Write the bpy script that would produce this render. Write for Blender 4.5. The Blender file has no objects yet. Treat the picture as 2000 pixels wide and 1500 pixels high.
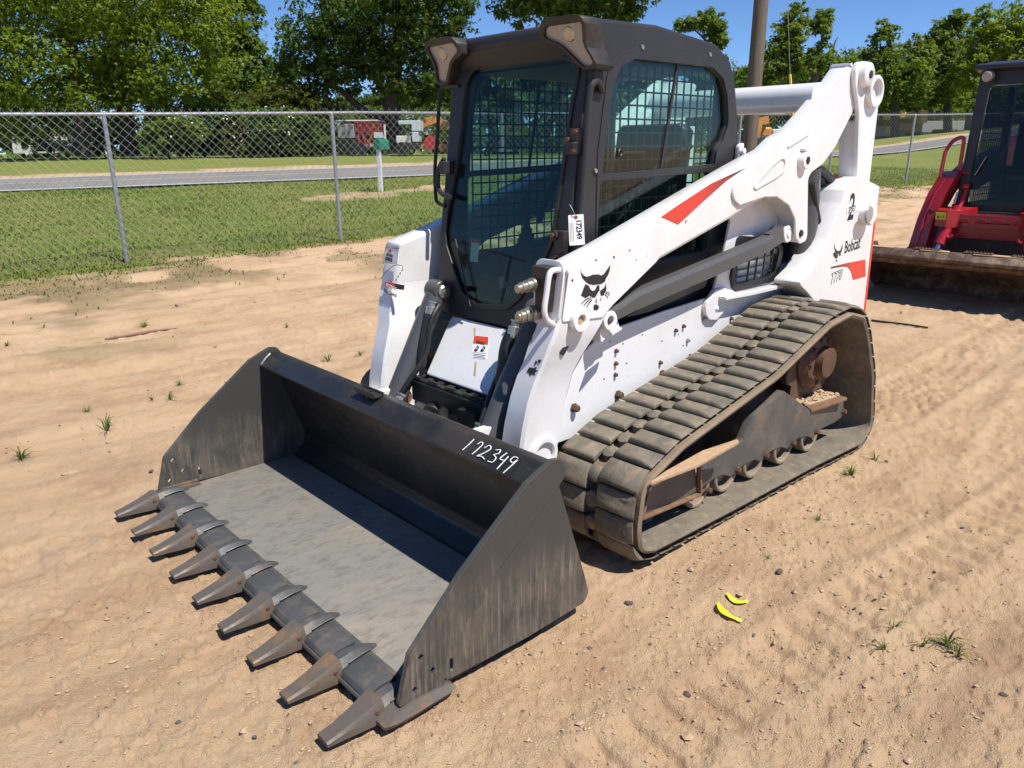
import bpy, bmesh, math, random
import numpy as np
from mathutils import Vector, Matrix
D = bpy.data
scene = bpy.context.scene
COL = scene.collection
random.seed(7)
rng = np.random.default_rng(11)
# ------------------------------------------------------------------ camera, sky, sun, exposure
cam = D.cameras.new('camera'); camo = D.objects.new('camera', cam); COL.objects.link(camo)
cam.sensor_fit = 'HORIZONTAL'; cam.sensor_width = 36.0; cam.lens = 36.0 * 1468.503 / 2000.0
cam.clip_start = .05; cam.clip_end = 3000
yaw, pitch, roll = 3.97105923, .301947876, -.00761880648
fw = Vector((math.cos(yaw) * math.cos(pitch), math.sin(yaw) * math.cos(pitch), -math.sin(pitch)))
rt = Vector((math.sin(yaw), -math.cos(yaw), 0)); up = rt.cross(fw)
r2 = math.cos(roll) * rt + math.sin(roll) * up; u2 = -math.sin(roll) * rt + math.cos(roll) * up
camo.matrix_world = Matrix(((r2.x, u2.x, -fw.x, 3.0), (r2.y, u2.y, -fw.y, 2.58127), (r2.z, u2.z, -fw.z, 1.60906), (0, 0, 0, 1)))
scene.camera = camo
SUN = Vector((-.06, .50, .866)).normalized()
world = D.worlds.new('World'); scene.world = world; world.use_nodes = True
wn = world.node_tree.nodes; wl = world.node_tree.links
bg = wn['Background']; sky = wn.new('ShaderNodeTexSky'); sky.sky_type = 'NISHITA'; sky.sun_disc = False
sky.sun_elevation = math.asin(SUN.z); sky.sun_rotation = math.atan2(SUN.x, SUN.y)
sky.altitude = 1000; sky.air_density = .72; sky.dust_density = 0; sky.ozone_density = 10
wl.new(sky.outputs[0], bg.inputs[0]); bg.inputs[1].default_value = .105
sun = D.lights.new('sun', 'SUN'); sun.energy = 4.8; sun.angle = math.radians(.53); sun.color = (1, .955, .88)
suno = D.objects.new('sun', sun); COL.objects.link(suno); suno.rotation_euler = SUN.to_track_quat('Z', 'Y').to_euler(); suno.location = (0, 8, 14)
vs = scene.view_settings; vs.view_transform = 'Standard'; vs.look = 'None'; vs.gamma = 1; vs.use_curve_mapping = False; vs.exposure = .50
scene.cycles.max_bounces = 8; scene.cycles.transparent_max_bounces = 24; scene.cycles.caustics_reflective = False; scene.cycles.caustics_refractive = False
# ------------------------------------------------------------------ materials
def nd(t, typ, **kw):
    n = t.nodes.new(typ)
    for k, v in kw.items(): setattr(n, k, v)
    return n
def mat(name, c, rough=.5, metal=0., var=None, vscale=8., vamt=.5, vlo=.45, vhi=.65, bump=0., bscale=60., coat=0., spec=.5, stretch=(1, 1, 1), var2=None, v2scale=40., v2lo=.6, v2hi=.75, v2amt=.6, rvar=.15):
    m = D.materials.new(name); m.use_nodes = True; t = m.node_tree; b = t.nodes['Principled BSDF']; L = t.links.new
    b.inputs['Base Color'].default_value = (*c, 1); b.inputs['Roughness'].default_value = rough; b.inputs['Metallic'].default_value = metal
    b.inputs['Specular IOR Level'].default_value = spec
    if coat: b.inputs['Coat Weight'].default_value = coat; b.inputs['Coat Roughness'].default_value = .12
    tc = nd(t, 'ShaderNodeTexCoord'); mp = nd(t, 'ShaderNodeMapping'); mp.inputs['Scale'].default_value = stretch; L(tc.outputs['Object'], mp.inputs['Vector'])
    prev = None
    for (vc, sc, lo, hi, amt) in ((var, vscale, vlo, vhi, vamt), (var2, v2scale, v2lo, v2hi, v2amt)):
        if vc is None: continue
        n = nd(t, 'ShaderNodeTexNoise'); n.inputs['Scale'].default_value = sc; n.inputs['Detail'].default_value = 9; n.inputs['Roughness'].default_value = .65; L(mp.outputs[0], n.inputs['Vector'])
        r = nd(t, 'ShaderNodeMapRange'); r.inputs['From Min'].default_value = lo; r.inputs['From Max'].default_value = hi; r.inputs['To Max'].default_value = amt; L(n.outputs['Fac'], r.inputs['Value'])
        x = nd(t, 'ShaderNodeMix', data_type='RGBA'); L(r.outputs[0], x.inputs['Factor'])
        if prev is None: x.inputs['A'].default_value = (*c, 1)
        else: L(prev, x.inputs['A'])
        x.inputs['B'].default_value = (*vc, 1); prev = x.outputs['Result']
    if prev is not None: L(prev, b.inputs['Base Color'])
    n2 = nd(t, 'ShaderNodeTexNoise'); n2.inputs['Scale'].default_value = bscale; n2.inputs['Detail'].default_value = 6; L(mp.outputs[0], n2.inputs['Vector'])
    r = nd(t, 'ShaderNodeMapRange'); r.inputs['To Min'].default_value = max(0, rough - rvar); r.inputs['To Max'].default_value = min(1, rough + rvar); L(n2.outputs['Fac'], r.inputs['Value']); L(r.outputs[0], b.inputs['Roughness'])
    if bump:
        bp = nd(t, 'ShaderNodeBump'); bp.inputs['Strength'].default_value = 1; bp.inputs['Distance'].default_value = bump; L(n2.outputs['Fac'], bp.inputs['Height']); L(bp.outputs[0], b.inputs['Normal'])
    return m
DUST = (.36, .25, .155)
M = {}
M['white'] = mat('white_paint', (.71, .71, .715), .3, var=(.54, .49, .42), vscale=3.2, vlo=.47, vhi=.82, vamt=.6, var2=(.50, .43, .35), v2scale=40, v2lo=.62, v2hi=.78, v2amt=.45, coat=.4, bump=.0004, bscale=18)
M['cab'] = mat('charcoal_cab_paint', (.030, .0295, .031), .45, spec=.35, var=(.10, .095, .09), vscale=3.5, vlo=.48, vhi=.9, vamt=.22, bump=.0004, bscale=160, stretch=(1, 1, .5))
M['black'] = mat('black_rubber', (.012, .012, .012), .5, var=(.07, .055, .04), vscale=14, vlo=.5, vhi=.8, vamt=.5)
M['dark'] = mat('dark_machinery_paint', (.02, .019, .018), .5, var=(.10, .075, .05), vscale=9, vlo=.48, vhi=.8, vamt=.6)
M['link'] = mat('grey_link_paint', (.075, .075, .076), .45, var=(.15, .13, .11), vscale=6, vlo=.5, vhi=.85, vamt=.5)
M['cyl'] = mat('grey_cylinder_paint', (.066, .068, .072), .38, var=(.12, .10, .08), vscale=9, vlo=.5, vhi=.85, vamt=.5)
M['bucket'] = mat('black_bucket_paint', (.016, .016, .016), .36, var=(.075, .062, .05), vscale=4, vlo=.42, vhi=.8, vamt=.6, bump=.0006, bscale=26, var2=(.16, .125, .09), v2scale=30, v2lo=.62, v2hi=.8, v2amt=.5)

M['floor'] = mat('worn_bucket_floor', (.205, .195, .175), .5, metal=.05, var=(.33, .27, .20), vscale=2.4, vlo=.46, vhi=.72, vamt=.7, stretch=(.5, 1, 1), var2=(.085, .083, .08), v2scale=34, v2lo=.48, v2hi=.72, v2amt=.6, bump=.0014, bscale=60)
M['steel'] = mat('worn_tooth_steel', (.115, .098, .082), .55, metal=.2, var=(.27, .15, .065), vscale=7, vlo=.5, vhi=.7, vamt=.7, var2=(.09, .08, .072), v2scale=30, v2lo=.5, v2hi=.7, bump=.0012, bscale=70)
M['edge'] = mat('blued_edge_steel', (.066, .068, .07), .55, metal=.1, var=(.20, .15, .11), vscale=12, vlo=.5, vhi=.72, vamt=.6, bump=.0009, bscale=60)
M['weld'] = mat('bright_weld_metal', (.42, .41, .40), .4, metal=.8, bump=.0006, bscale=120)
M['rust'] = mat('rusty_bolt', (.12, .055, .03), .75, var=(.05, .03, .022), vscale=60, vlo=.45, vhi=.6, bump=.001, bscale=200)
M['rubber'] = mat('dusty_track_rubber', (.160, .138, .104), .75, var=(.085, .077, .064), vscale=9, vlo=.45, vhi=.7, vamt=.8, var2=(.29, .21, .135), v2scale=20, v2lo=.5, v2hi=.72, v2amt=.75, bump=.0022, bscale=55)
M['rubber_in'] = mat('dusty_inner_belt', (.235, .178, .118), .85, var=(.13, .10, .07), vscale=5, vlo=.42, vhi=.7, vamt=.8, bump=.002, bscale=40)
M['roller'] = mat('dusty_roller', (.26, .205, .14), .8, var=(.15, .12, .085), vscale=9, vlo=.42, vhi=.65, bump=.001, bscale=60)
M['frame'] = mat('dusty_track_frame', (.068, .068, .066), .5, var=(.19, .15, .105), vscale=6, vlo=.45, vhi=.75, vamt=.7, bump=.0008, bscale=60, var2=(.28, .2, .125), v2scale=18, v2lo=.6, v2hi=.78, v2amt=.6)
M['rustframe'] = mat('rusted_frame_edge', (.16, .085, .048), .75, var=(.30, .2, .12), vscale=14, vlo=.45, vhi=.65, bump=.001, bscale=90)
M['soil'] = mat('caked_soil', (.43, .29, .175), .95, var=(.30, .2, .12), vscale=30, vlo=.45, vhi=.65, bump=.004, bscale=90)
M['sprocket'] = mat('brown_sprocket', (.115, .058, .034), .6, var=(.045, .03, .022), vscale=12, vlo=.4, vhi=.65, bump=.0015, bscale=60)
M['chrome'] = mat('chrome', (.75, .75, .76), .15, metal=1)
M['pin'] = mat('zinc_pin', (.45, .43, .37), .35, metal=.8, var=(.25, .17, .1), vscale=40)
M['galv'] = mat('galvanised_steel', (.36, .38, .41), .42, metal=.55, var=(.25, .265, .29), vscale=14, vlo=.4, vhi=.6)
M['wire'] = mat('galvanised_wire', (.34, .35, .36), .5, metal=.3)
M['red_paint'] = mat('red_paint', (.36, .008, .018), .38, var=(.25, .07, .05), vscale=7, vlo=.5, vhi=.85, vamt=.5, coat=.4)
M['navy'] = mat('dark_navy_paint', (.017, .019, .03), .42, var=(.07, .06, .05), vscale=5, vlo=.5, vhi=.9, vamt=.4)
M['rustbucket'] = mat('rusted_bucket_steel', (.075, .042, .027), .6, var=(.24, .165, .11), vscale=10, vlo=.46, vhi=.66, vamt=.8, var2=(.5, .46, .42), v2scale=26, v2lo=.6, v2hi=.74, v2amt=.7, bump=.002, bscale=50)
M['print_black'] = mat('black_print', (.018, .017, .017), .45)
M['print_red'] = mat('red_print', (.62, .055, .03), .42)
M['print_white'] = mat('white_print', (.78, .78, .77), .45)
M['label_red'] = mat('orange_red_label', (.62, .07, .03), .45)
M['yellow'] = mat('yellow_plastic', (.72, .60, .02), .5, var=(.5, .38, .08), vscale=40, vlo=.5, vhi=.7)
M['paper'] = mat('tag_paper', (.82, .82, .81), .6)
M['chalk'] = mat('white_paint_marker', (.82, .84, .84), .6)
M['orange'] = mat('orange_machine_paint', (.55, .22, .03), .5, var=(.25, .12, .05), vscale=3)
M['yellowm'] = mat('yellow_machine_paint', (.62, .38, .04), .5, var=(.3, .2, .08), vscale=3)
M['greybox'] = mat('faded_grey_panel', (.27, .28, .27), .6, var=(.17, .19, .14), vscale=2)
M['paleblue'] = mat('pale_machine_panel', (.50, .56, .58), .5, var=(.35, .36, .34), vscale=2)
M['oldwhite'] = mat('old_white_paint', (.68, .67, .63), .6, var=(.45, .42, .36), vscale=3)
M['green_box'] = mat('green_mailbox_plastic', (.015, .16, .10), .4)
M['post_blue'] = mat('weathered_post_paint', (.62, .64, .66), .6, var=(.4, .42, .45), vscale=6)
M['greenish'] = mat('pale_green_metal', (.55, .60, .44), .5)
M['wood'] = mat('weathered_pole_wood', (.135, .112, .085), .85, var=(.05, .042, .034), vscale=9, vlo=.42, vhi=.6, stretch=(3, 3, .18), bump=.006, bscale=22)
M['stick'] = mat('dry_stick', (.17, .085, .06), .8, var=(.26, .16, .11), vscale=20)
M['bark'] = mat('dark_bark', (.055, .043, .034), .9, var=(.11, .09, .07), vscale=5, bump=.02, bscale=12)
M['barkgrey'] = mat('grey_bark', (.10, .085, .07), .9, var=(.05, .04, .034), vscale=5, bump=.02, bscale=12)
M['stone'] = mat('dusty_stone', (.42, .30, .19), .9, var=(.26, .18, .12), vscale=40, bump=.002, bscale=120)
M['darkstone'] = mat('dark_stone', (.09, .075, .065), .85, var=(.2, .15, .11), vscale=40, bump=.002, bscale=120)
M['roofgrey'] = mat('house_roof', (.08, .075, .07), .8)
M['carblack'] = mat('dark_car_paint', (.02, .022, .028), .2, coat=.6)
M['flower'] = mat('white_petals', (.8, .78, .68), .7)
M['interior'] = mat('cab_interior_plastic', (.025, .027, .027), .6)
M['seat'] = mat('seat_vinyl', (.03, .03, .032), .5)
M['grille'] = mat('black_grille', (.015, .015, .016), .45)
M['dryweed'] = mat('dry_weed', (.35, .25, .13), .8)
def leafmat(name, c1, c2, trans=.35):
    m = D.materials.new(name); m.use_nodes = True; t = m.node_tree; L = t.links.new; t.nodes.remove(t.nodes['Principled BSDF']); out = t.nodes['Material Output']
    tc = nd(t, 'ShaderNodeTexCoord'); n = nd(t, 'ShaderNodeTexNoise'); n.inputs['Scale'].default_value = .9; n.inputs['Detail'].default_value = 6; L(tc.outputs['Object'], n.inputs['Vector'])
    r = nd(t, 'ShaderNodeMapRange'); r.inputs['From Min'].default_value = .35; r.inputs['From Max'].default_value = .65; L(n.outputs['Fac'], r.inputs['Value'])
    x = nd(t, 'ShaderNodeMix', data_type='RGBA'); x.inputs['A'].default_value = (*c1, 1); x.inputs['B'].default_value = (*c2, 1); L(r.outputs[0], x.inputs['Factor'])
    d = nd(t, 'ShaderNodeBsdfPrincipled'); d.inputs['Roughness'].default_value = .55; d.inputs['Specular IOR Level'].default_value = .2; L(x.outputs['Result'], d.inputs['Base Color'])
    tr = nd(t, 'ShaderNodeBsdfTranslucent'); g = nd(t, 'ShaderNodeMix', data_type='RGBA', blend_type='MULTIPLY'); g.inputs['Factor'].default_value = 1; L(x.outputs['Result'], g.inputs['A']); g.inputs['B'].default_value = (1.9, 1.7, .5, 1); L(g.outputs['Result'], tr.inputs['Color'])
    s = nd(t, 'ShaderNodeMixShader'); s.inputs[0].default_value = trans; L(d.outputs[0], s.inputs[1]); L(tr.outputs[0], s.inputs[2]); L(s.outputs[0], out.inputs['Surface'])
    return m
M['leaf_bright'] = leafmat('bright_leaves', (.12, .185, .024), (.19, .255, .04), .45)
M['leaf_mid'] = leafmat('green_leaves', (.085, .142, .027), (.14, .20, .044), .42)
M['leaf_dark'] = leafmat('dark_leaves', (.058, .108, .025), (.105, .16, .038), .4)
M['leaf_olive'] = leafmat('olive_leaves', (.065, .085, .022), (.11, .12, .03), .35)
M['leaf_grey'] = leafmat('pale_leaves', (.06, .10, .035), (.09, .13, .05), .35)
M['grass'] = leafmat('grass_blades', (.14, .20, .032), (.20, .24, .055), .42)
M['weed'] = leafmat('weed_blades', (.06, .11, .02), (.12, .15, .04), .3)
def glass(name, tint, refl=1.0):
    m = D.materials.new(name); m.use_nodes = True; t = m.node_tree; L = t.links.new; t.nodes.remove(t.nodes['Principled BSDF']); out = t.nodes['Material Output']
    tr = nd(t, 'ShaderNodeBsdfTransparent'); tr.inputs[0].default_value = (*tint, 1)
    gl = nd(t, 'ShaderNodeBsdfGlossy'); gl.inputs['Roughness'].default_value = .015; gl.inputs['Color'].default_value = (refl, refl, refl, 1)
    lw = nd(t, 'ShaderNodeLayerWeight'); lw.inputs['Blend'].default_value = .5
    p5 = nd(t, 'ShaderNodeMath', operation='POWER'); L(lw.outputs['Facing'], p5.inputs[0]); p5.inputs[1].default_value = 5
    f = nd(t, 'ShaderNodeMath', operation='MULTIPLY_ADD'); L(p5.outputs[0], f.inputs[0]); f.inputs[1].default_value = .9; f.inputs[2].default_value = .035
    s = nd(t, 'ShaderNodeMixShader'); L(f.outputs[0], s.inputs[0]); L(tr.outputs[0], s.inputs[1]); L(gl.outputs[0], s.inputs[2]); L(s.outputs[0], out.inputs['Surface'])
    return m
M['windshield'] = glass('tinted_windshield', (.66, .80, .775), .55)
M['sideglass'] = glass('tinted_side_glass', (.80, .91, .885), .75)
M['darkglass'] = glass('dark_glass', (.30, .34, .36), .5)
def lensmat():
    m = D.materials.new('lamp_lens'); m.use_nodes = True; t = m.node_tree; b = t.nodes['Principled BSDF']; L = t.links.new
    b.inputs['Base Color'].default_value = (.31, .30, .285, 1); b.inputs['Roughness'].default_value = .35; b.inputs['Coat Weight'].default_value = .35; b.inputs['Metallic'].default_value = .15
    tc = nd(t, 'ShaderNodeTexCoord'); w = nd(t, 'ShaderNodeTexWave'); w.wave_type = 'BANDS'; w.bands_direction = 'Z'; w.inputs['Scale'].default_value = 42; L(tc.outputs['Object'], w.inputs['Vector'])
    bp = nd(t, 'ShaderNodeBump'); bp.inputs['Distance'].default_value = .0002; L(w.outputs['Fac'], bp.inputs['Height']); L(bp.outputs[0], b.inputs['Normal'])
    return m
M['lens'] = lensmat()
def scuffmat():
    m = D.materials.new('scuffed_black_steel'); m.use_nodes = True; t = m.node_tree; b = t.nodes['Principled BSDF']; L = t.links.new
    tc = nd(t, 'ShaderNodeTexCoord')
    def lay(scale, stretch, rot, lo, hi):
        mp = nd(t, 'ShaderNodeMapping'); mp.inputs['Scale'].default_value = stretch; mp.inputs['Rotation'].default_value = (0, rot, 0); L(tc.outputs['Object'], mp.inputs['Vector'])
        n = nd(t, 'ShaderNodeTexNoise'); n.inputs['Scale'].default_value = scale; n.inputs['Detail'].default_value = 8; n.inputs['Roughness'].default_value = .7; L(mp.outputs[0], n.inputs['Vector'])
        r = nd(t, 'ShaderNodeMapRange'); r.inputs['From Min'].default_value = lo; r.inputs['From Max'].default_value = hi; L(n.outputs['Fac'], r.inputs['Value']); return r.outputs[0]
    sz = nd(t, 'ShaderNodeSeparateXYZ'); L(tc.outputs['Object'], sz.inputs[0])
    wob = nd(t, 'ShaderNodeTexNoise'); wob.inputs['Scale'].default_value = 5; L(tc.outputs['Object'], wob.inputs['Vector'])
    ad = nd(t, 'ShaderNodeMath', operation='MULTIPLY_ADD'); L(wob.outputs['Fac'], ad.inputs[0]); ad.inputs[1].default_value = .35; L(sz.outputs['Z'], ad.inputs[2])
    low = nd(t, 'ShaderNodeMapRange'); low.inputs['From Min'].default_value = .55; low.inputs['From Max'].default_value = .38; low.inputs['To Min'].default_value = .04; low.inputs['To Max'].default_value = 1; L(ad.outputs[0], low.inputs['Value'])
    s1 = lay(70, (1, 1, .07), .42, .52, .66); s2 = lay(60, (1, 1, .05), -.45, .55, .67); s3 = lay(9, (1, 1, .6), .3, .40, .62)
    mx = nd(t, 'ShaderNodeMath', operation='MAXIMUM'); L(s1, mx.inputs[0]); L(s2, mx.inputs[1])
    pt = nd(t, 'ShaderNodeMath', operation='MULTIPLY'); L(mx.outputs[0], pt.inputs[0]); L(lay(5, (1, 1, .7), .2, .30, .52), pt.inputs[1])
    mm = nd(t, 'ShaderNodeMath', operation='MULTIPLY'); L(pt.outputs[0], mm.inputs[0]); L(low.outputs[0], mm.inputs[1])
    m3 = nd(t, 'ShaderNodeMath', operation='MULTIPLY'); L(s3, m3.inputs[0]); L(low.outputs[0], m3.inputs[1])
    x1 = nd(t, 'ShaderNodeMix', data_type='RGBA'); x1.inputs['A'].default_value = (.046, .046, .043, 1); x1.inputs['B'].default_value = (.115, .096, .076, 1); L(m3.outputs[0], x1.inputs['Factor'])
    x2 = nd(t, 'ShaderNodeMix', data_type='RGBA'); L(x1.outputs['Result'], x2.inputs['A']); x2.inputs['B'].default_value = (.185, .155, .122, 1); L(mm.outputs[0], x2.inputs['Factor'])
    L(x2.outputs['Result'], b.inputs['Base Color']); b.inputs['Roughness'].default_value = .5
    return m
M['scuff'] = scuffmat()
def swoosh(nm, d, r_):
    m = D.materials.new(nm); m.use_nodes = True; t = m.node_tree; b = t.nodes['Principled BSDF']; L = t.links.new
    tc = nd(t, 'ShaderNodeTexCoord'); sx = nd(t, 'ShaderNodeSeparateXYZ'); L(tc.outputs['Generated'], sx.inputs[0])
    cr = nd(t, 'ShaderNodeValToRGB'); cr.color_ramp.elements[0].position = .05; cr.color_ramp.elements[1].position = .55; cr.color_ramp.elements[0].position = .05 if d else .45; cr.color_ramp.elements[1].position = .55 if d else .95; cr.color_ramp.elements[0 if d else 1].color = (.03, .025, .025, 1); cr.color_ramp.elements[1 if d else 0].color = (.62, .05, .03, 1)
    L(sx.outputs['X'], cr.inputs[0]); L(cr.outputs[0], b.inputs['Base Color']); b.inputs['Roughness'].default_value = .4
    return m
M['swoosh'] = swoosh('red_print_dark_ahead', False, 0); M['swoosh_rev'] = swoosh('red_print_dark_behind', True, 0)
# ------------------------------------------------------------------ shape helpers: each returns (verts, faces)
def arr(V, F): return (np.asarray(V, float).reshape(-1, 3), [tuple(f) for f in F])
def join(shapes):
    V = []; F = []; o = 0
    for v, f in shapes:
        V.append(v); F += [tuple(i + o for i in q) for q in f]; o += len(v)
    return np.concatenate(V), F
def mesh(name, shapes, m, ang=32):
    V, F = join(shapes) if isinstance(shapes, list) else shapes
    me = D.meshes.new(name); me.from_pydata(V.tolist(), [], F); me.update()
    me.materials.append(m)
    if ang is not None:
        me.shade_smooth(); me.set_sharp_from_angle(angle=math.radians(ang))
    return me
def link(name, me, parent=None, loc=(0, 0, 0)):
    o = D.objects.new(name, me); COL.objects.link(o); o.location = loc
    if parent is not None: o.parent = parent
    return o
def mk(name, m, parent, shapes, ang=32, loc=(0, 0, 0)):
    return link(name, mesh(name, shapes, M[m] if isinstance(m, str) else m, ang), parent, loc)
def tag(o, label, cat, group=None, kind=None):
    o['label'] = label; o['category'] = cat
    if group: o['group'] = group
    if kind: o['kind'] = kind
    return o
def thing(name, label, cat, loc=(0, 0, 0), group=None):
    o = D.objects.new(name, None); COL.objects.link(o); o.location = loc; o.empty_display_size = .2
    return tag(o, label, cat, group)
def rnd(pts, r=.02, n=4):
    out = []; P = [np.array(p[:2], float) for p in pts]; N = len(P)
    for i in range(N):
        rr = pts[i][2] if len(pts[i]) > 2 else r
        a, b, c = P[i - 1], P[i], P[(i + 1) % N]; u = a - b; v = c - b; lu = np.linalg.norm(u); lv = np.linalg.norm(v)
        if lu < 1e-6 or lv < 1e-6: continue
        u /= lu; v /= lv; th = math.acos(max(-1, min(1, float(u @ v))))
        if rr <= 0 or th > 3.05: out.append(tuple(b)); continue
        t = min(rr / math.tan(th / 2), .48 * lu, .48 * lv); p0 = b + u * t; p1 = b + v * t
        for k in range(n + 1):
            s = k / n; q = (1 - s) ** 2 * p0 + 2 * s * (1 - s) * b + s * s * p1; out.append(tuple(q))
    return out
def circ(cx, cy, r, n=20, ry=None): return [(cx + r * math.cos(2 * math.pi * k / n), cy + (ry or r) * math.sin(2 * math.pi * k / n)) for k in range(n)]
def Mx(x0, z0, k):          # plate frame: local (y, z) lie in the plane x = x0 + k (z - z0), local depth along its front normal
    n = Vector((1, 0, -k)).normalized()
    return np.array([[0, k, n.x, x0 - k * z0], [1, 0, n.y, 0], [0, 1, n.z, 0]])
MY = np.array([[1, 0, 0, 0], [0, 0, -1, 0], [0, 1, 0, 0]], float)
MZ = np.array([[1, 0, 0, 0], [0, 1, 0, 0], [0, 0, 1, 0]], float)
def plate(outline, d0, d1, holes=(), bev=.003, Mt=None):
    """outline extruded from depth d0 to d1 (Mt None: depth is world y)."""
    if Mt is None: a, b = -max(d0, d1), -min(d0, d1); Mt = MY
    else: a, b = min(d0, d1), max(d0, d1)
    h = (b - a) / 2; bev = min(bev, h * .9)
    cu = D.curves.new('t', 'CURVE'); cu.dimensions = '2D'; cu.fill_mode = 'BOTH'
    for lp in [outline] + list(holes):
        s = cu.splines.new('POLY'); s.points.add(len(lp) - 1); s.use_cyclic_u = True
        for p, q in zip(s.points, lp): p.co = (q[0], q[1], 0, 1)
    cu.extrude = h - bev; cu.bevel_depth = bev; cu.bevel_resolution = 1; cu.offset = -bev
    ob = D.objects.new('t', cu); me = D.meshes.new_from_object(ob)
    V = np.empty(len(me.vertices) * 3); me.vertices.foreach_get('co', V); V = V.reshape(-1, 3); F = [tuple(p.vertices) for p in me.polygons]
    D.objects.remove(ob); D.curves.remove(cu); D.meshes.remove(me)
    V[:, 2] += (a + b) / 2
    return V @ Mt[:, :3].T + Mt[:, 3], F
def mirror(s): return s[0] * np.array([1, -1, 1]), [f[::-1] for f in s[1]]
def sided(sg, s): return s if sg > 0 else mirror(s)
def cat(P, n=4):
    P = [np.array(p, float) for p in P]
    if len(P) < 3: return P
    out = []; Q = [2 * P[0] - P[1]] + P + [2 * P[-1] - P[-2]]
    for i in range(1, len(Q) - 2):
        a, b, c, d = Q[i - 1:i + 3]
        for k in range(n):
            t = k / n; out.append(.5 * ((2 * b) + (c - a) * t + (2 * a - 5 * b + 4 * c - d) * t * t + (3 * b - a - 3 * c + d) * t ** 3))
    out.append(P[-1]); return out
def tube(P, r, n=8, sm=4, caps=True):
    rad = r if isinstance(r, (list, tuple)) else None; m0 = len(P)
    P = cat(P, sm) if sm > 1 else [np.array(p, float) for p in P]; K = len(P)
    R = [np.interp(i / (K - 1) * (m0 - 1), range(m0), rad) for i in range(K)] if rad else [r] * K
    V = []; F = []; T = [P[min(i + 1, K - 1)] - P[max(i - 1, 0)] for i in range(K)]
    t = T[0] / np.linalg.norm(T[0]); u = np.cross(t, (0, 0, 1.) if abs(t[2]) < .9 else (1., 0, 0)); u /= np.linalg.norm(u)
    for i in range(K):
        t = T[i] / np.linalg.norm(T[i]); u = u - t * (u @ t); u /= np.linalg.norm(u); w = np.cross(t, u)
        for k in range(n): a = 2 * math.pi * k / n; V.append(P[i] + R[i] * (math.cos(a) * u + math.sin(a) * w))
    for i in range(K - 1):
        for k in range(n): F.append((i * n + k, i * n + (k + 1) % n, (i + 1) * n + (k + 1) % n, (i + 1) * n + k))
    if caps: F.append(tuple(range(n))[::-1]); F.append(tuple((K - 1) * n + k for k in range(n)))
    return arr(V, F)
def rev(p, d, prof, n=20, close=False):
    """surface of revolution about the axis p, d; prof = (distance along d, radius); radius 0 closes it"""
    p = np.array(p, float); d = np.array(d, float); d /= np.linalg.norm(d); u = np.cross(d, (0, 0, 1.) if abs(d[2]) < .9 else (1., 0, 0)); u /= np.linalg.norm(u); w = np.cross(d, u)
    V = []; F = []; rings = []
    for t, r in prof:
        if r < 1e-6: rings.append([len(V)]); V.append(p + d * t)
        else:
            rings.append(list(range(len(V), len(V) + n)))
            for k in range(n): a = 2 * math.pi * k / n; V.append(p + d * t + r * (math.cos(a) * u + math.sin(a) * w))
    prs = list(zip(rings, rings[1:])) + ([(rings[-1], rings[0])] if close else [])
    for a, b in prs:
        for k in range(n):
            k1 = (k + 1) % n
            if len(a) == 1 and len(b) == 1: continue
            if len(a) == 1: F.append((a[0], b[k1], b[k]))
            elif len(b) == 1: F.append((a[k], a[k1], b[0]))
            else: F.append((a[k], a[k1], b[k1], b[k]))
    return arr(V, F)
def cylr(p0, p1, r, n=16, r1=None, ch=.003):
    p0 = np.array(p0, float); p1 = np.array(p1, float); L = np.linalg.norm(p1 - p0); r1 = r if r1 is None else r1; ch = min(ch, L * .3, r * .3)
    return rev(p0, p1 - p0, [(0, 0), (0, r - ch), (ch, r), (L - ch, r1), (L, r1 - ch), (L, 0)], n)
def ring(p, d, ro, ri, L, n=24, ch=.004): return rev(p, d, [(0, ri), (0, ro - ch), (ch, ro), (L - ch, ro), (L, ro - ch), (L, ri + ch), (L - ch, ri)], n, True)
def hexb(p, d, r, h): return rev(p, d, [(0, r * 1.25), (h * .25, r * 1.25), (h * .25, r), (h * .85, r), (h, r * .8), (h, 0)], 6)
def box(c, s, R=None, ch=.004):
    hx, hy, hz = [v / 2 for v in s]; ch = min(ch, hx * .45, hy * .45, hz * .45)
    V = []; idx = {}
    for a in (-1, 1):
        for b in (-1, 1):
            for e in (-1, 1):
                for ax in range(3):
                    q = [a * (hx - ch), b * (hy - ch), e * (hz - ch)]; q[ax] += (a, b, e)[ax] * ch
                    idx[a, b, e, ax] = len(V); V.append(q)
    F = []
    for ax in range(3):
        o = [i for i in range(3) if i != ax]
        for s1 in (-1, 1):
            q = []
            for (b, e) in ((-1, -1), (1, -1), (1, 1), (-1, 1)):
                k = [0, 0, 0]; k[ax] = s1; k[o[0]] = b; k[o[1]] = e; q.append(idx[(*k, ax)])
            F.append(q if (s1 > 0) == (ax != 1) else q[::-1])
        for b in (-1, 1):
            for e in (-1, 1):
                k0 = [0, 0, 0]; k0[o[0]] = b; k0[o[1]] = e; k1 = k0[:]; k0[ax] = -1; k1[ax] = 1
                q = [idx[(*k0, o[0])], idx[(*k1, o[0])], idx[(*k1, o[1])], idx[(*k0, o[1])]]
                F.append(q)
    for a in (-1, 1):
        for b in (-1, 1):
            for e in (-1, 1): F.append([idx[a, b, e, 0], idx[a, b, e, 1], idx[a, b, e, 2]])
    V = np.array(V)
    cen = V.mean(0); G = []
    for f in F:
        n = np.cross(V[f[1]] - V[f[0]], V[f[2]] - V[f[0]]); G.append(f if n @ (V[f].mean(0) - cen) > 0 else f[::-1])
    if R is not None: V = V @ np.array(R).T
    return arr(V + np.array(c), G)
def rotm(axis, deg): return np.array(Matrix.Rotation(math.radians(deg), 3, axis))
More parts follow.
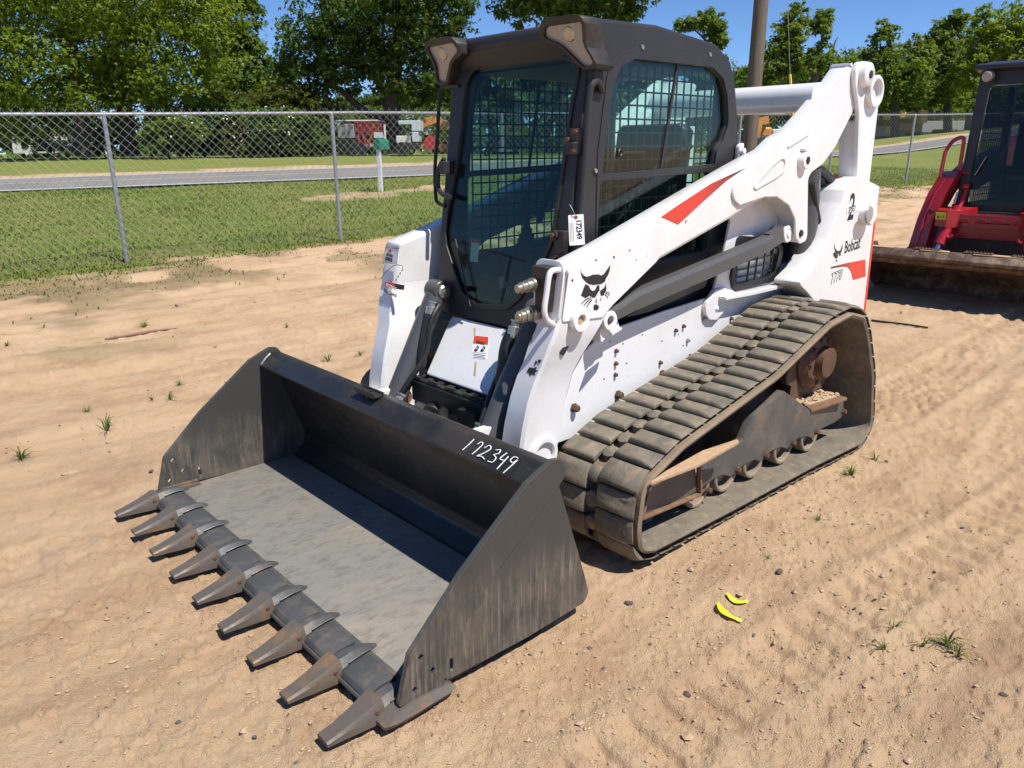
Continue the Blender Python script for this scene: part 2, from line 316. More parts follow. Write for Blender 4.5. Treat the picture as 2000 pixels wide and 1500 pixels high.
def loft(secs, caps=(True, True)):
    n = len(secs[0]); V = [p for s in secs for p in s]; F = []
    for i in range(len(secs) - 1):
        for k in range(n): F.append((i * n + k, i * n + (k + 1) % n, (i + 1) * n + (k + 1) % n, (i + 1) * n + k))
    if caps[0]: F.append(tuple(range(n))[::-1])
    if caps[1]: F.append(tuple((len(secs) - 1) * n + k for k in range(n)))
    return arr(V, F)
def bar(p0, p1, w, h=None, upv=(0, 0, 1)):
    p0 = np.array(p0, float); p1 = np.array(p1, float); h = h or w; d = p1 - p0; L = np.linalg.norm(d); d /= L; u = np.cross(d, upv)
    if np.linalg.norm(u) < 1e-3: u = np.cross(d, (1, 0, 0))
    u /= np.linalg.norm(u); w2 = np.cross(u, d)
    return box((p0 + p1) / 2, (L, w, h), np.stack([d, u, w2], 1), .002)
def text(t, size, Mt, sx=1., shear=0., th=.0006, d0=0., align='LEFT', bold=0.):
    cu = D.curves.new('t', 'FONT'); cu.body = t; cu.size = size; cu.extrude = th; cu.shear = shear; cu.align_x = align; cu.offset = bold; cu.resolution_u = 3
    ob = D.objects.new('t', cu); me = D.meshes.new_from_object(ob)
    V = np.empty(len(me.vertices) * 3); me.vertices.foreach_get('co', V); V = V.reshape(-1, 3); F = [tuple(p.vertices) for p in me.polygons]
    D.objects.remove(ob); D.curves.remove(cu); D.meshes.remove(me)
    V[:, 0] *= sx; V[:, 2] += d0
    return V @ Mt[:, :3].T + Mt[:, 3], F
def basis(o, ex, ey, ez): return np.array([[ex[i], ey[i], ez[i], o[i]] for i in range(3)], float)
def MYside(sg, x, y, z, rot=0.):   # text on a side face: reads along -x on the left side (+y), seen from outside
    c, s = math.cos(math.radians(rot)), math.sin(math.radians(rot))
    ex = np.array((-c * sg, 0, s)); ey = np.array((s * sg, 0, c)); return basis((x, sg * y, z), ex, ey, (0, sg, 0))
# ------------------------------------------------------------------ terrain
def sp(v, w): return w * np.log1p(np.exp(np.clip(v / w, -30, 30)))
def gz0(x, y):
    x = np.asarray(x, float); y = np.asarray(y, float)
    s = (x - 3.0) * -.6752 + (y - 2.5813) * -.7376; t = (x - 3.0) * -.737 + (y - 2.5813) * .6755
    return .05 * (sp(s - 9, 1.5) - sp(s - 36, 1.5)) + .1 * (sp(t - 17.5, 1) - sp(t - 42, 1)) * np.clip((s - 20) / 15, 0, 1) * np.clip((.95 - t / np.maximum(s, 1)) / .2, 0, 1)
def hsh(i, j, k): 
    v = np.sin(i * 127.1 + j * 311.7 + k * 74.7) * 43758.5453; return v - np.floor(v)
def vnoise(x, y, k=0):
    xi = np.floor(x); yi = np.floor(y); fx = x - xi; fy = y - yi; fx = fx * fx * (3 - 2 * fx); fy = fy * fy * (3 - 2 * fy)
    a = hsh(xi, yi, k); b = hsh(xi + 1, yi, k); c = hsh(xi, yi + 1, k); d = hsh(xi + 1, yi + 1, k)
    return (a * (1 - fx) + b * fx) * (1 - fy) + (c * (1 - fx) + d * fx) * fy - .5
def fbm(x, y, f, o=4, k=0, g=.5):
    v = 0; a = 1
    for i in range(o): v = v + a * vnoise(x * f * 2 ** i + 17.3 * i, y * f * 2 ** i - 9.1 * i, k + i); a *= g
    return v
def sstep(a, b, v): t = np.clip((v - a) / (b - a), 0, 1); return t * t * (3 - 2 * t)
FX = np.array([60, 15, -.23, -3.55, -12, -19.8, -26, -60.]); FY = np.array([-12.5, -9.6, -9.06, -8.71, -7.6, -5.97, -4.9, 1.])
def fence_y(x): return np.interp(-np.asarray(x, float), -FX, FY)
def fdist(x, y): return (fence_y(x) - y) * .985       # metres beyond the fence, towards the road
BANDS = [  # crawler prints: origin, heading, half width, pitch, depth, length range
    ((-1.35, .76), math.pi, .22, .10, .022, -.2, 9.), ((1.0, 1.62), math.pi - .10, .10, .13, .022, -1.2, 5.),
    ((2.6, 2.0), math.pi - .30, .20, .14, .018, -.6, 5.), ((3.2, -.9), math.pi - .10, .13, .21, .014, -.5, 2.2), ((3.2, -.05), math.pi - .12, .14, .24, .016, -.5, 1.0),
    ((-1.2, 1.7), math.pi + .12, .2, .12, .014, 0, 6.), ((-1.35, -.76), math.pi, .22, .10, .015, -.2, 9.)]
def ruts(x, y):
    h = 0
    yy = y + .10 * x + .15 * vnoise(x * .35, y * .35, 40)
    m = sstep(-1.4, -2.2, y)
    h = h + m * (.034 * np.sin(yy * 4.3) * (.5 + vnoise(x * .3, yy * 1.1, 41)) + .026 * np.sin(yy * 13.) * (vnoise(x * .5, yy * 2., 42) + .3) + .014 * vnoise(x * 1.2, yy * 9., 43))
    for (o, a, w, p, d, l0, l1) in BANDS:
        dx = x - o[0]; dy = y - o[1]; u = dx * math.cos(a) + dy * math.sin(a); v = -dx * math.sin(a) + dy * math.cos(a)
        k = sstep(w + .05, w - .03, np.abs(v)) * sstep(l0, l0 + .3, u) * sstep(l1, l1 - .8, u)
        n = np.clip(1.0 + 1.2 * vnoise(x * 1.7, y * 1.7, 50), .3, 1.5)
        ph = u + .035 * np.sign(v) * 0 + .02 * vnoise(x * 6, y * 6, 51)
        wv = np.clip(4.5 * np.sin(2 * math.pi * ph / p) - .8, -1, 1)
        h = h + k * n * d * (.55 * wv - .35) + d * .6 * n * np.exp(-((np.abs(v) - w - .05) / .05) ** 2) * sstep(l0, l0 + .3, u) * sstep(l1, l1 - .8, u)
    return h
def gfine(x, y):
    near = sstep(0.2, -.8, fdist(x, y))
    h = .035 * vnoise(x * .45, y * .45, 1) + .016 * vnoise(x * 1.6, y * 1.6, 2)
    flat = 1 - sstep(.35, 0., np.maximum(np.abs(x + .2) - 1.3, np.abs(y) - 1.0)); flat = .15 + .85 * flat
    fb = sstep(.5, 0., np.maximum(np.abs(x - 1.75) - .55, np.abs(y) - 1.1)); flat = np.minimum(flat, 1 - .85 * fb)
    f = .014 * fbm(x, y, 4., 4, 3) + .008 * fbm(x, y, 23., 3, 7, .65)
    cl = .010 * sstep(.15, .22, fbm(x, y, 17., 3, 12, .6)) * sstep(-.25, .2, vnoise(x * .9, y * .9, 20)) + .004 * sstep(.2, .26, fbm(x, y, 40., 2, 14, .6))
    dip = -.038 * sstep(.2, -1.2, x) * sstep(2.2, .9, np.abs(y)) * sstep(-6, -1.6, x)
    return near * (h * flat + ruts(x, y) * np.clip(flat, .0, 1) + f + cl - .014) + dip + (1 - near) * (.05 * vnoise(x * .5, y * .5, 5) + .02 * vnoise(x * 3, y * 3, 6))
def gz(x, y): return gz0(x, y) + gfine(x, y)
def G(x, y): return float(gz(np.array([x]), np.array([y]))[0])
# ground sheet: dense towards the yard in view, coarse far away
th0 = yaw; A = np.concatenate([np.linspace(-math.pi, -.74, 60)[:-1], np.linspace(-.74, .74, 640), np.linspace(.74, math.pi, 60)[1:]])
Rr = np.concatenate([np.geomspace(.25, 1.0, 14)[:-1], np.geomspace(1.0, 17, 580)[:-1], np.geomspace(17, 60, 110)[:-1], np.geomspace(60, 2500, 30)])
AA, RR = np.meshgrid(A, Rr); X = 3.0 + RR * np.cos(th0 + AA); Y = 2.5813 + RR * np.sin(th0 + AA); Z = gz(X, Y)
nr, na = X.shape; V = np.stack([X, Y, Z], -1).reshape(-1, 3)
ii = np.arange(nr - 1)[:, None] * na + np.arange(na - 1)[None, :]; Q = np.stack([ii, ii + 1, ii + 1 + na, ii + na], -1).reshape(-1, 4)
me = D.meshes.new('ground'); me.vertices.add(len(V)); me.vertices.foreach_set('co', V.ravel()); me.loops.add(Q.size); me.loops.foreach_set('vertex_index', Q.ravel()); me.polygons.add(len(Q))
me.polygons.foreach_set('loop_start', np.arange(0, Q.size, 4)); me.update(calc_edges=True); me.shade_smooth()
fd = fdist(V[:, 0], V[:, 1]); nz = fbm(V[:, 0], V[:, 1], .8, 4, 60)
RDX = np.array([60, 20, -.97, -12.14, -20, -33, -45, -90.]); RDY = np.array([-45, -31, -22.15, -17.54, -15.4, -11.7, -8.2, 5.]); 
def roadd(x, y): return (np.interp(-x, -RDX, RDY) - y) * .92
rd = roadd(V[:, 0], V[:, 1])
grass = sstep(-.75, .15, fd + nz * 1.1)
sh = sstep(4.5, 4.9, rd + nz * .3) * sstep(7.2 , 5.6, rd + nz * 1.2)                      # sandy far shoulder
mpx, mpy = -8.4, -14.6
md = np.hypot((V[:, 0] - mpx) / 1.9, (V[:, 1] - mpy) / .75); pit = sstep(1.1, .6, md + nz * 1.3)
grass = grass * (1 - sh) * (1 - .85 * pit)
weedy = sstep(-5.5, -.6, fd + nz * 3.) * (1 - grass) * sstep(-.05, .3, fbm(V[:, 0], V[:, 1], 1.4, 4, 80) + .12)
far = sstep(28, 34, rd)
at = me.color_attributes.new('zones', 'FLOAT_COLOR', 'POINT'); at.data.foreach_set('color', np.stack([grass, weedy, sh + pit * .35, far], -1).astype('f4').ravel())
def ground_mat():
    m = D.materials.new('sandy_yard_and_grass'); m.use_nodes = True; t = m.node_tree; b = t.nodes['Principled BSDF']; L = t.links.new
    a = nd(t, 'ShaderNodeAttribute', attribute_name='zones'); sx = nd(t, 'ShaderNodeSeparateColor'); L(a.outputs['Color'], sx.inputs[0])
    tc = nd(t, 'ShaderNodeTexCoord')
    def noise(s, d=8, r=.6):
        n = nd(t, 'ShaderNodeTexNoise'); n.inputs['Scale'].default_value = s; n.inputs['Detail'].default_value = d; n.inputs['Roughness'].default_value = r; L(tc.outputs['Object'], n.inputs['Vector']); return n.outputs['Fac']
    def rng_(v, lo, hi, t0=0., t1=1.):
        r = nd(t, 'ShaderNodeMapRange'); r.inputs['From Min'].default_value = lo; r.inputs['From Max'].default_value = hi; r.inputs['To Min'].default_value = t0; r.inputs['To Max'].default_value = t1; L(v, r.inputs['Value']); return r.outputs[0]
    def mix(f, A_, B_):
        x = nd(t, 'ShaderNodeMix', data_type='RGBA')
        L(f, x.inputs['Factor'])
        for k, v in (('A', A_), ('B', B_)):
            if isinstance(v, tuple): x.inputs[k].default_value = (*v, 1)
            else: L(v, x.inputs[k])
        return x.outputs['Result']
    c = mix(rng_(noise(.7, 6), .35, .65), (.64, .455, .285), (.575, .395, .24))
    c = mix(rng_(noise(2.6, 8), .48, .72), c, (.47, .30, .18))
    c = mix(rng_(noise(14, 8, .7), .52, .75), c, (.61, .435, .28))
    c = mix(rng_(noise(75, 5, .7), .62, .68, 0, .75), c, (.33, .225, .14)); c = mix(rng_(noise(34, 7, .8), .64, .74, 0, .7), c, (.30, .20, .125)); c = mix(rng_(noise(48, 6, .75), .36, .28, 0, .8), c, (.66, .50, .34))
    mp = nd(t, 'ShaderNodeMapping'); mp.inputs['Scale'].default_value = (.13, 1.0, 1); mp.inputs['Rotation'].default_value = (0, 0, .10); L(tc.outputs['Object'], mp.inputs['Vector'])
    ns = nd(t, 'ShaderNodeTexNoise'); ns.inputs['Scale'].default_value = 3.2; ns.inputs['Detail'].default_value = 8; ns.inputs['Roughness'].default_value = .65; L(mp.outputs[0], ns.inputs['Vector'])
    c = mix(rng_(ns.outputs['Fac'], .52, .70, 0, .75), c, (.39, .25, .155)); c = mix(rng_(ns.outputs['Fac'], .46, .34, 0, .6), c, (.62, .45, .29))
    w = mix(rng_(noise(9, 8, .7), .4, .6), (.16, .14, .055), (.26, .19, .105)); c = mix(rng_(sx.outputs[1], .0, 1., 0., .8), c, w)
    g = mix(rng_(noise(1.1, 8), .38, .62), (.155, .21, .035), (.235, .23, .065)); g = mix(rng_(noise(.35, 5), .42, .62, 0, .6), g, (.25, .225, .075)); g = mix(rng_(noise(14, 8, .75), .45, .7), g, (.095, .145, .024))
    c = mix(sx.outputs[0], c, g)
    c = mix(sx.outputs[2], c, mix(rng_(noise(3, 8), .4, .6), (.58, .42, .25), (.44, .31, .19)))
    L(c, b.inputs['Base Color']); b.inputs['Roughness'].default_value = .95; b.inputs['Specular IOR Level'].default_value = .15
    bp = nd(t, 'ShaderNodeBump'); bp.inputs['Distance'].default_value = .02; bp.inputs['Strength'].default_value = .85
    ad = nd(t, 'ShaderNodeMath', operation='ADD'); L(noise(46, 12, .8), ad.inputs[0]); L(rng_(noise(220, 3), .3, .7, 0, .35), ad.inputs[1]); L(ad.outputs[0], bp.inputs['Height']); L(bp.outputs[0], b.inputs['Normal'])
    return m
me.materials.append(ground_mat()); gr = link('ground', me); gr['kind'] = 'structure'
# road
def strip(name, d0, d1, lift, m, x0=55, x1=-85, n=260):
    xs = np.linspace(x0, x1, n); yb = np.interp(-xs, -RDX, RDY); V = []; K = 7 if d1 - d0 > 1 else 2
    dx = np.gradient(xs); dy = np.gradient(yb); L_ = np.hypot(dx, dy); nx, ny = dy / L_, -dx / L_     # towards the far side
    nx, ny = np.where(ny > 0, -nx, nx), np.where(ny > 0, -ny, ny)
    ker = np.ones(9) / 9; 
    for k in range(K):
        d = d0 + (d1 - d0) * k / (K - 1); px = xs + nx * d; py = yb + ny * d; V.append(np.stack([px, py, gz0(px, py) + lift], -1))
    V = np.stack(V, 1).reshape(-1, 3); F = [(i * K + k, (i + 1) * K + k, (i + 1) * K + k + 1, i * K + k + 1) for i in range(n - 1) for k in range(K - 1)]
    o = mk(name, m, None, (V, F)); o['kind'] = 'structure'; return o
M['asphalt'] = mat('worn_grey_asphalt', (.20, .195, .19), .9, var=(.13, .128, .125), vscale=.6, vlo=.35, vhi=.65, vamt=.8, bump=.004, bscale=60, var2=(.27, .26, .25), v2scale=30, v2lo=.5, v2hi=.7, v2amt=.5)
M['lineW'] = mat('worn_white_line', (.70, .69, .65), .8, var=(.3, .29, .27), vscale=8, vlo=.5, vhi=.7)
M['lineY'] = mat('worn_yellow_line', (.55, .38, .14), .8, var=(.3, .25, .17), vscale=6, vlo=.45, vhi=.65)
strip('road', 0, 4.75, .045, 'asphalt'); strip('white_edge_line', .12, .24, .05, 'lineW'); strip('yellow_centre_line', 2.45, 2.57, .05, 'lineY'); strip('far_white_edge_line', 4.45, 4.56, .05, 'lineW')
# ================================================================== the white compact track loader
LD = thing('compact_track_loader', 'white compact track loader with black cab and toothed black bucket on sandy yard', 'track loader')
def P_(name, m, shapes, parent=LD, ang=32): return mk(name, m, parent, shapes, ang)
# ---- rubber tracks
LOOP = rnd([(.868, .385, .10), (.890, .20, .16), (.868, .090, .09), (.77, .059, .06), (.2, .039, .1), (-.6, .021, .1), (-1.17, -.009, .14), (-1.285, .075, .16), (-1.20, .40, .3), (-1.06, .655, .22), (-.965, .768, .12), (-.80, .810, .14), (-.58, .788, .2), (-.1, .625, .3), (.62, .482, .3)], .05, 6)
def resample(L, step):
    P = np.array(L + [L[0]]); d = np.hypot(*np.diff(P, axis=0).T); s = np.concatenate([[0], np.cumsum(d)]); n = int(round(s[-1] / step)); q = np.linspace(0, s[-1], n, endpoint=False)
    return np.stack([np.interp(q, s, P[:, 0]), np.interp(q, s, P[:, 1])], 1)
def loopframe(L, step):
    P = resample(L, step); T = np.roll(P, -1, 0) - np.roll(P, 1, 0); T /= np.linalg.norm(T, axis=1)[:, None]; N = np.stack([-T[:, 1], T[:, 0]], 1)
    c = P.mean(0); 
    if ((P - c) * N).sum() < 0: N = -N
    return P, T, N
def belt(sg):
    P, T, N = loopframe(LOOP, .022); prof = [(.545, -.0), (.545, -.026), (.62, -.031), (.915, -.031), (.985, -.027), (.992, -.012), (.985, 0), (.765, .001)]
    secs = [[(p[0] + n[0] * h, sg * y, p[1] + n[1] * h) for (y, h) in prof] for p, n in zip(P, N)]
    s = loft(secs + [secs[0]], (False, False)); return s if sg < 0 else (s[0], [f[::-1] for f in s[1]])
LUGP = .0985
_n = len(resample(LOOP, LUGP)); _per = sum(math.dist(a, b) for a, b in zip(LOOP, LOOP[1:] + LOOP[:1]))
PP, TT, NN = loopframe(LOOP, _per / (_n * 8)); NL = len(PP) // 8
def lugmesh(seg, y0, y1, sgn, slit):
    """one tread block bent round the belt: seg = 8 consecutive frames"""
    prof = [(0, -.002), (.5, .005), (2.2, .010), (4.6, .016), (6.2, .0195), (6.8, .016), (7.15, .004), (7.25, -.003)]
    out = []
    sy = 1 if y1 > y0 else -1; ys = [y0, y0 + sy * .008, y0 + (y1 - y0) * .55, y0 + (y1 - y0) * .76, y1 - sy * .018, y1 - sy * .002]
    yh = [.55, 1, 1, .95, .6, .1]
    secs = []
    for j, (y, hh) in enumerate(zip(ys, yh)):
        row = []
        for (k, h) in prof:
            i = seg + k; i0 = int(math.floor(i)); f = i - i0; a = PP[i0 % len(PP)] * (1 - f) + PP[(i0 + 1) % len(PP)] * f; n = NN[i0 % len(PP)] * (1 - f) + NN[(i0 + 1) % len(PP)] * f
            hv = h * hh + .0275
            if slit and j == 3 and 2 <= k <= 5: hv -= .010
            row.append((a[0] + n[0] * hv, sgn * y, a[1] + n[1] * hv))
        secs.append(row)
    V = [p for r in secs for p in r]; n = len(prof); F = []
    for i in range(len(secs) - 1):
        for k in range(n - 1): F.append((i * n + k, i * n + k + 1, (i + 1) * n + k + 1, (i + 1) * n + k))
    F.append(tuple(range(n))); F.append(tuple((len(secs) - 1) * n + k for k in range(n))[::-1])
    return arr(V, F if sgn * (y1 - y0) < 0 else [f[::-1] for f in F])
for sg in (1, -1):
    tr = P_('rubber_track', 'rubber', [belt(sg)], ang=40); tr.data.materials.append(M['rubber_in'])
    # inner face of the belt is the lighter, dustier rubber
    for p in tr.data.polygons:
        c = p.center; k = int(np.argmin(((PP - np.array([c.x, c.z])) ** 2).sum(1)))
        if p.normal.x * NN[k][0] + p.normal.z * NN[k][1] < -.5: p.material_index = 1
    for i in range(NL):
        mk('tread_lug', 'rubber', tr, [lugmesh(i * 8, .795, .984, sg, True)], 50)
        mk('tread_lug', 'rubber', tr, [lugmesh(i * 8 + 4, .735, .549, sg, True)], 50)
        a = PP[(i * 8 + 6) % len(PP)]; n = NN[(i * 8 + 6) % len(PP)]
        mk('track_pad', 'rubber', tr, [rev((a[0] - n[0] * .012, sg * .765, a[1] - n[1] * .012), (n[0], 0, n[1]), [(0, .036), (.040, .034), (.046, .024), (.047, 0)], 10)], 40)
# ---- track frames with rollers, idler, sprocket
for sg in (1, -1):
    S = lambda *a: [sided(sg, q) for q in a]
    fr = P_('track_frame', 'frame', S(
        plate(rnd([(0.349,0.23),(0.292,0.286),(0.001,0.309),(-0.072,0.412),(-0.346,0.472),(-0.665,0.29),(-1.05,0.251),(-1.074,0.163),(-0.977,0.151),(-0.807,0.153),(-0.745,0.143),(-0.721,0.123),(-0.64,0.157),(-0.555,0.168),(-0.492,0.163),(-0.444,0.139),(-0.37,0.171),(-0.284,0.176),(-0.217,0.168),(-0.182,0.146),(-0.126,0.173),(-0.037,0.178),(0.033,0.168),(0.083,0.149),(0.156,0.182),(0.219,0.184),(0.299,0.174),(0.34,0.153)], .01), .86, .90),
        plate([(.74, .28), (.45, .40), (-.45, .58), (-.72, .52), (-1.02, .32), (-1.02, .16), (.68, .13)], .62, .66)))
    b = P_('idler_guard', 'frame', S(plate(rnd([(0.756,0.342),(0.412,0.324),(0.387,0.179),(0.654,0.164),(0.802,0.208),(0.783,0.313)], .004), .86, .915)))
    mk('guard_edge', 'rustframe', b, S(*[bar((p[0], .925, p[1]), (q[0], .925, q[1]), .022, .012) for p, q in (lambda o: [(o[0], o[1]), (o[1], o[2]), (o[2], o[3]), (o[3], o[0])])([(0.745,0.326),(0.4,0.316),(0.374,0.166),(0.788,0.194)])]))
    mk('dirt_ledge', 'soil', b, S(plate(rnd([(0.863,1.007),(0.722,0.983),(0.439,0.963),(0.221,0.993),(0.237,1.011),(0.567,1.034)], .004), .385, .402, Mt=MZ)))
    tray = mk('soil_tray', 'rustframe', fr, S(plate(rnd([(-0.859,0.654),(-0.646,0.908),(-0.99,0.944),(-1.012,0.801)], .01), .285, .302, Mt=MZ)))
    r_ = np.random.default_rng(5); st = []
    st.append(plate(rnd([(-.68, .70), (-.70, .86), (-.96, .90), (-1.02, .84)], .03), .30, .309, Mt=MZ))
    for k in range(60):
        x, y = (lambda u: (u, .73 + .12 * r_.random() - .15 * (u + .7) * 1.0))(r_.uniform(-.97, -.68)); q = r_.uniform(.006, .018); st.append(rev((x, y, .307), (r_.normal() * .4, r_.normal() * .4, 1), [(0, q), (q * .7, q * .8), (q, 0)], 5))
    hp = mk('gravel_heap', 'stone', fr, S(*st), 20); hp['kind'] = 'stuff'
    for k, (x, zb) in enumerate([(0.329,0.077),(0.102,0.081),(-0.143,0.075),(-0.428,0.064),(-0.709,0.053)]):
        r = .092; z = zb + r; x += .012
        P_('track_roller', 'roller', S(ring((x, .79, z), (0, 1, 0), r, r - .020, .104, 30, .005), ring((x, .80, z), (0, 1, 0), r - .020, .03, .05, 24), cylr((x, .66, z), (x, .87, z), .032)))
    for (x, z) in [(0.274,0.136),(0.037,0.164),(-0.218,0.163),(-0.488,0.155),(-0.745,0.146),(-1.055,0.186)]:
        mk('roller_bolt', 'rust', fr, S(hexb((x, .90, z + .008), (0, 1, 0), .0135, .02)))
    P_('front_idler', 'frame', S(ring((.69, .66, .225), (0, 1, 0), .17, .14, .18, 32), ring((.69, .72, .225), (0, 1, 0), .14, .05, .03, 24), cylr((.69, .62, .225), (.69, .88, .225), .05)))
    sprk = []
    teeth = []
    for k in range(36):
        a = 2 * math.pi * k / 36; rr = .262 if k % 3 else .225
        teeth.append((-.83 + rr * math.cos(a), .520 + rr * math.sin(a)))
    P_('drive_sprocket', 'sprocket', S(plate(rnd(teeth, .01, 2), .75, .79, [circ(-.83, .52, .14, 20)]), rev((-.83, .60, .52), (0, 1, 0), [(0, .16), (.20, .16), (.24, .13), (.25, .085), (.29, .08), (.30, 0)], 28),
        *[hexb((-.83 + .115 * math.cos(a), .84, .52 + .115 * math.sin(a)), (0, 1, 0), .013, .014) for a in np.arange(9) * 2 * math.pi / 9]))
# ---- lower body
P_('lower_body', 'dark', [plate(rnd([(.76, .32), (.80, .62), (.72, .80), (-.5, .86), (-1.30, .86), (-1.50, .45), (-1.2, .30)], .04), -.50, .50), box((.45, 0, .86), (.5, .8, .16))])
for sg in (1, -1):
    S = lambda *a: [sided(sg, q) for q in a]
    sp_ = P_('side_panel', 'white', S(plate(rnd([(.88, .42, .01), *[(0.738,0.77),(0.572,0.853),(0.456,0.864),(0.136,0.886),(-0.247,0.903),(-0.268,0.954),(-0.29,1.028),(-0.325,1.106),(-0.363,1.264)], (-.30, 1.36, .02), (-.80, 1.36, .03), (-.86, 1.0, .05), (-1.0, .93, .05), (-1.0, .70), (-.62, .74, .1), (-.42, .60, .08), (-.3, .40, .02)], .012), .505, .52, [rnd([(-0.44,0.965),(-0.467,0.914),(-0.508,0.9),(-0.807,0.913),(-0.868,0.937),(-0.901,1.052),(-0.895,1.086),(-0.822,1.12),(-0.472,1.134),(-0.445,1.121)], .02)])))
    for k, (x, z) in enumerate([(0.05,0.778),(-0.012,0.789),(-0.054,0.71),(-0.184,0.798),(-0.435,0.762),(-0.184,0.647),(-0.083,0.627),(0.16,0.64),(0.49,0.758),(0.49,0.7),(0.49,0.648),(-0.644,0.777)]):
        mk('bolt', 'pin' if k in (2, 3, 5) else 'rust', sp_, S(hexb((x, .52, z), (0, 1, 0), .0085, .015)))
    for (x, z) in [(0.467,0.55),(0.758,0.557),(0.142,0.58)]: mk('large_bolt', 'rust', sp_, S(hexb((x, .52, z), (0, 1, 0), .0165, .03)))
    hol = S(*[cylr((x, .519, z), (x, .5212, z), .0045, 8) for (x, z) in [(0.306,0.799),(0.152,0.743),(0.023,0.754),(0.442,0.781),(0.411,0.685),(0.563,0.643),(0.532,0.807),(-0.022,0.69)]])
    mk('drilled_hole', 'black', sp_, hol)
    mk('round_boss', 'white', sp_, S(plate(rnd([(-0.204,0.911),(-0.231,0.938),(-0.309,0.941),(-0.417,0.91),(-0.422,0.877),(-0.345,0.847),(-0.319,0.811),(-0.267,0.783),(-0.204,0.793),(-0.17,0.824),(-0.158,0.861),(-0.169,0.89)], .02), .52, .545), hexb((*[(q[0], .545, q[1]) for q in [(-0.257,0.845)]][0],), (0, 1, 0), .011, .008)))
    mk('fender_ledge', 'white', sp_, S(plate(rnd([(-0.264,0.906),(-0.518,0.902),(-0.779,0.899),(-1.022,0.898),(-1.027,0.877),(-0.783,0.879),(-0.522,0.88),(-0.271,0.888)], .004), .52, .585)))
    # cooling grille in the side panel
    g = P_('side_grille', 'grille', S(plate(rnd([(-0.389,0.981),(-0.411,0.927),(-0.447,0.902),(-0.79,0.911),(-0.865,0.933),(-0.893,1.054),(-0.889,1.096),(-0.804,1.132),(-0.584,1.172),(-0.457,1.186),(-0.428,1.176),(-0.419,1.142)], .02), .505, .535, [rnd([(-0.424,0.977),(-0.44,0.95),(-0.462,0.939),(-0.766,0.94),(-0.823,0.957),(-0.85,1.058),(-0.847,1.089),(-0.789,1.115),(-0.46,1.112),(-0.432,1.084)], .02)])))
    bars = []
    o = [(-0.452,0.947),(-0.572,0.937),(-0.649,0.94),(-0.729,0.942),(-0.81,0.947)]; t_ = [(-0.47,1.101),(-0.586,1.109),(-0.664,1.111),(-0.739,1.113),(-0.816,1.111)]
    for a, b in zip(o, t_): bars.append(bar((a[0], .515, a[1]), (b[0], .515, b[1]), .009))
    for k in range(4):
        f = .15 + k * .24; a = np.array(o[0]) * (1 - f) + np.array(t_[0]) * f; b = np.array(o[-1]) * (1 - f) + np.array(t_[-1]) * f; bars.append(bar((a[0], .512, a[1]), (b[0], .512, b[1]), .009))
    mk('grille_bar', 'grille', g, S(*bars))
    # upright at the rear that carries the arm links
    up_ = P_('rear_upright', 'white', S(plate(rnd([(-1.652, .62, .01), (-1.64, .40, .03), (-1.36, .40, .05), (-1.10, .66, .1), *[(-0.939,0.822),(-0.859,0.872),(-0.788,0.911),(-0.767,0.932,0.01),(-0.792,0.946),(-0.894,0.988),(-0.975,1.062),(-1.032,1.139),(-1.085,1.236),(-1.141,1.322),(-1.172,1.388),(-1.221,1.435,0.05),(-1.311,1.454,0.05),(-1.385,1.444),(-1.613,1.391,0.01)]], .03), .56, .71)))
    S2 = lambda *a: S(*a)
    mk('red_edge_strip', 'print_red', up_, S(plate([(-1.660, .45), (-1.620, 1.26), (-1.592, 1.26), (-1.628, .45)], .555, .7115)))
    tl = P_('tail_lamp', 'white', S(rev([(q[0], .71, q[1]) for q in [(-1.44,1.243)]][0], (0, 1, 0), [(0, .062), (.045, .060), (.055, .052), (.056, .0)], 24), plate(circ(*[(-1.442,1.303)][0], .014, 10), .71, .75)))
    mk('lamp_glass', 'lens', tl, S(rev([(q[0], .762, q[1]) for q in [(-1.385,1.249)]][0], (0, 1, 0), [(0, .050), (.008, .044), (.012, 0)], 24)))
    mk('machine_emblem', 'print_black', up_, S(*[plate(q, .71, .7112, bev=.0003) for q in (
        [(-1.115,1.108),(-1.13,1.081),(-1.165,1.06),(-1.2,1.06),(-1.217,1.088),(-1.22,1.097),(-1.222,1.07),(-1.216,1.05),(-1.197,1.042),(-1.155,1.046),(-1.135,1.063),(-1.119,1.086)],
        [(-1.128,1.06),(-1.156,1.044),(-1.176,1.041),(-1.179,1.032),(-1.175,1.022),(-1.154,1.019),(-1.134,1.032),(-1.115,1.046)],
        [(-1.186,1.04),(-1.202,1.041),(-1.214,1.044),(-1.211,1.031),(-1.199,1.03)], [(-1.156,1.012),(-1.173,1.012),(-1.177,1.003),(-1.164,1.002)])]))
    xz = [(-1.252,1.039)][0]; mk('maker_lettering', 'print_black', up_, [text('Bobcat', .098, MYside(sg, xz[0] if sg > 0 else -1.50, .7105, xz[1], 4 if sg > 0 else 0), .72, bold=.0015)])
    xz = [(-1.119,0.879)][0]; mk('model_lettering', 'print_black', up_, [text('T770', .085, MYside(sg, xz[0] if sg > 0 else -1.28, .7105, xz[1], 6 if sg > 0 else 0), .78, .35, bold=.002)])
    mk('model_lettering_inlay', 'print_white', up_, [text('T770', .085, MYside(sg, xz[0] if sg > 0 else -1.28, .7117, xz[1], 6 if sg > 0 else 0), .78, .35, bold=-.0022)])
    xz = [(-1.239,1.224)][0]; mk('speed_numeral', 'print_black', up_, [text('2', .20, MYside(sg, xz[0] if sg > 0 else -1.42, .7105, xz[1], 4), .72, .12, bold=.004)])
    xz = [(-1.24,1.265)][0]
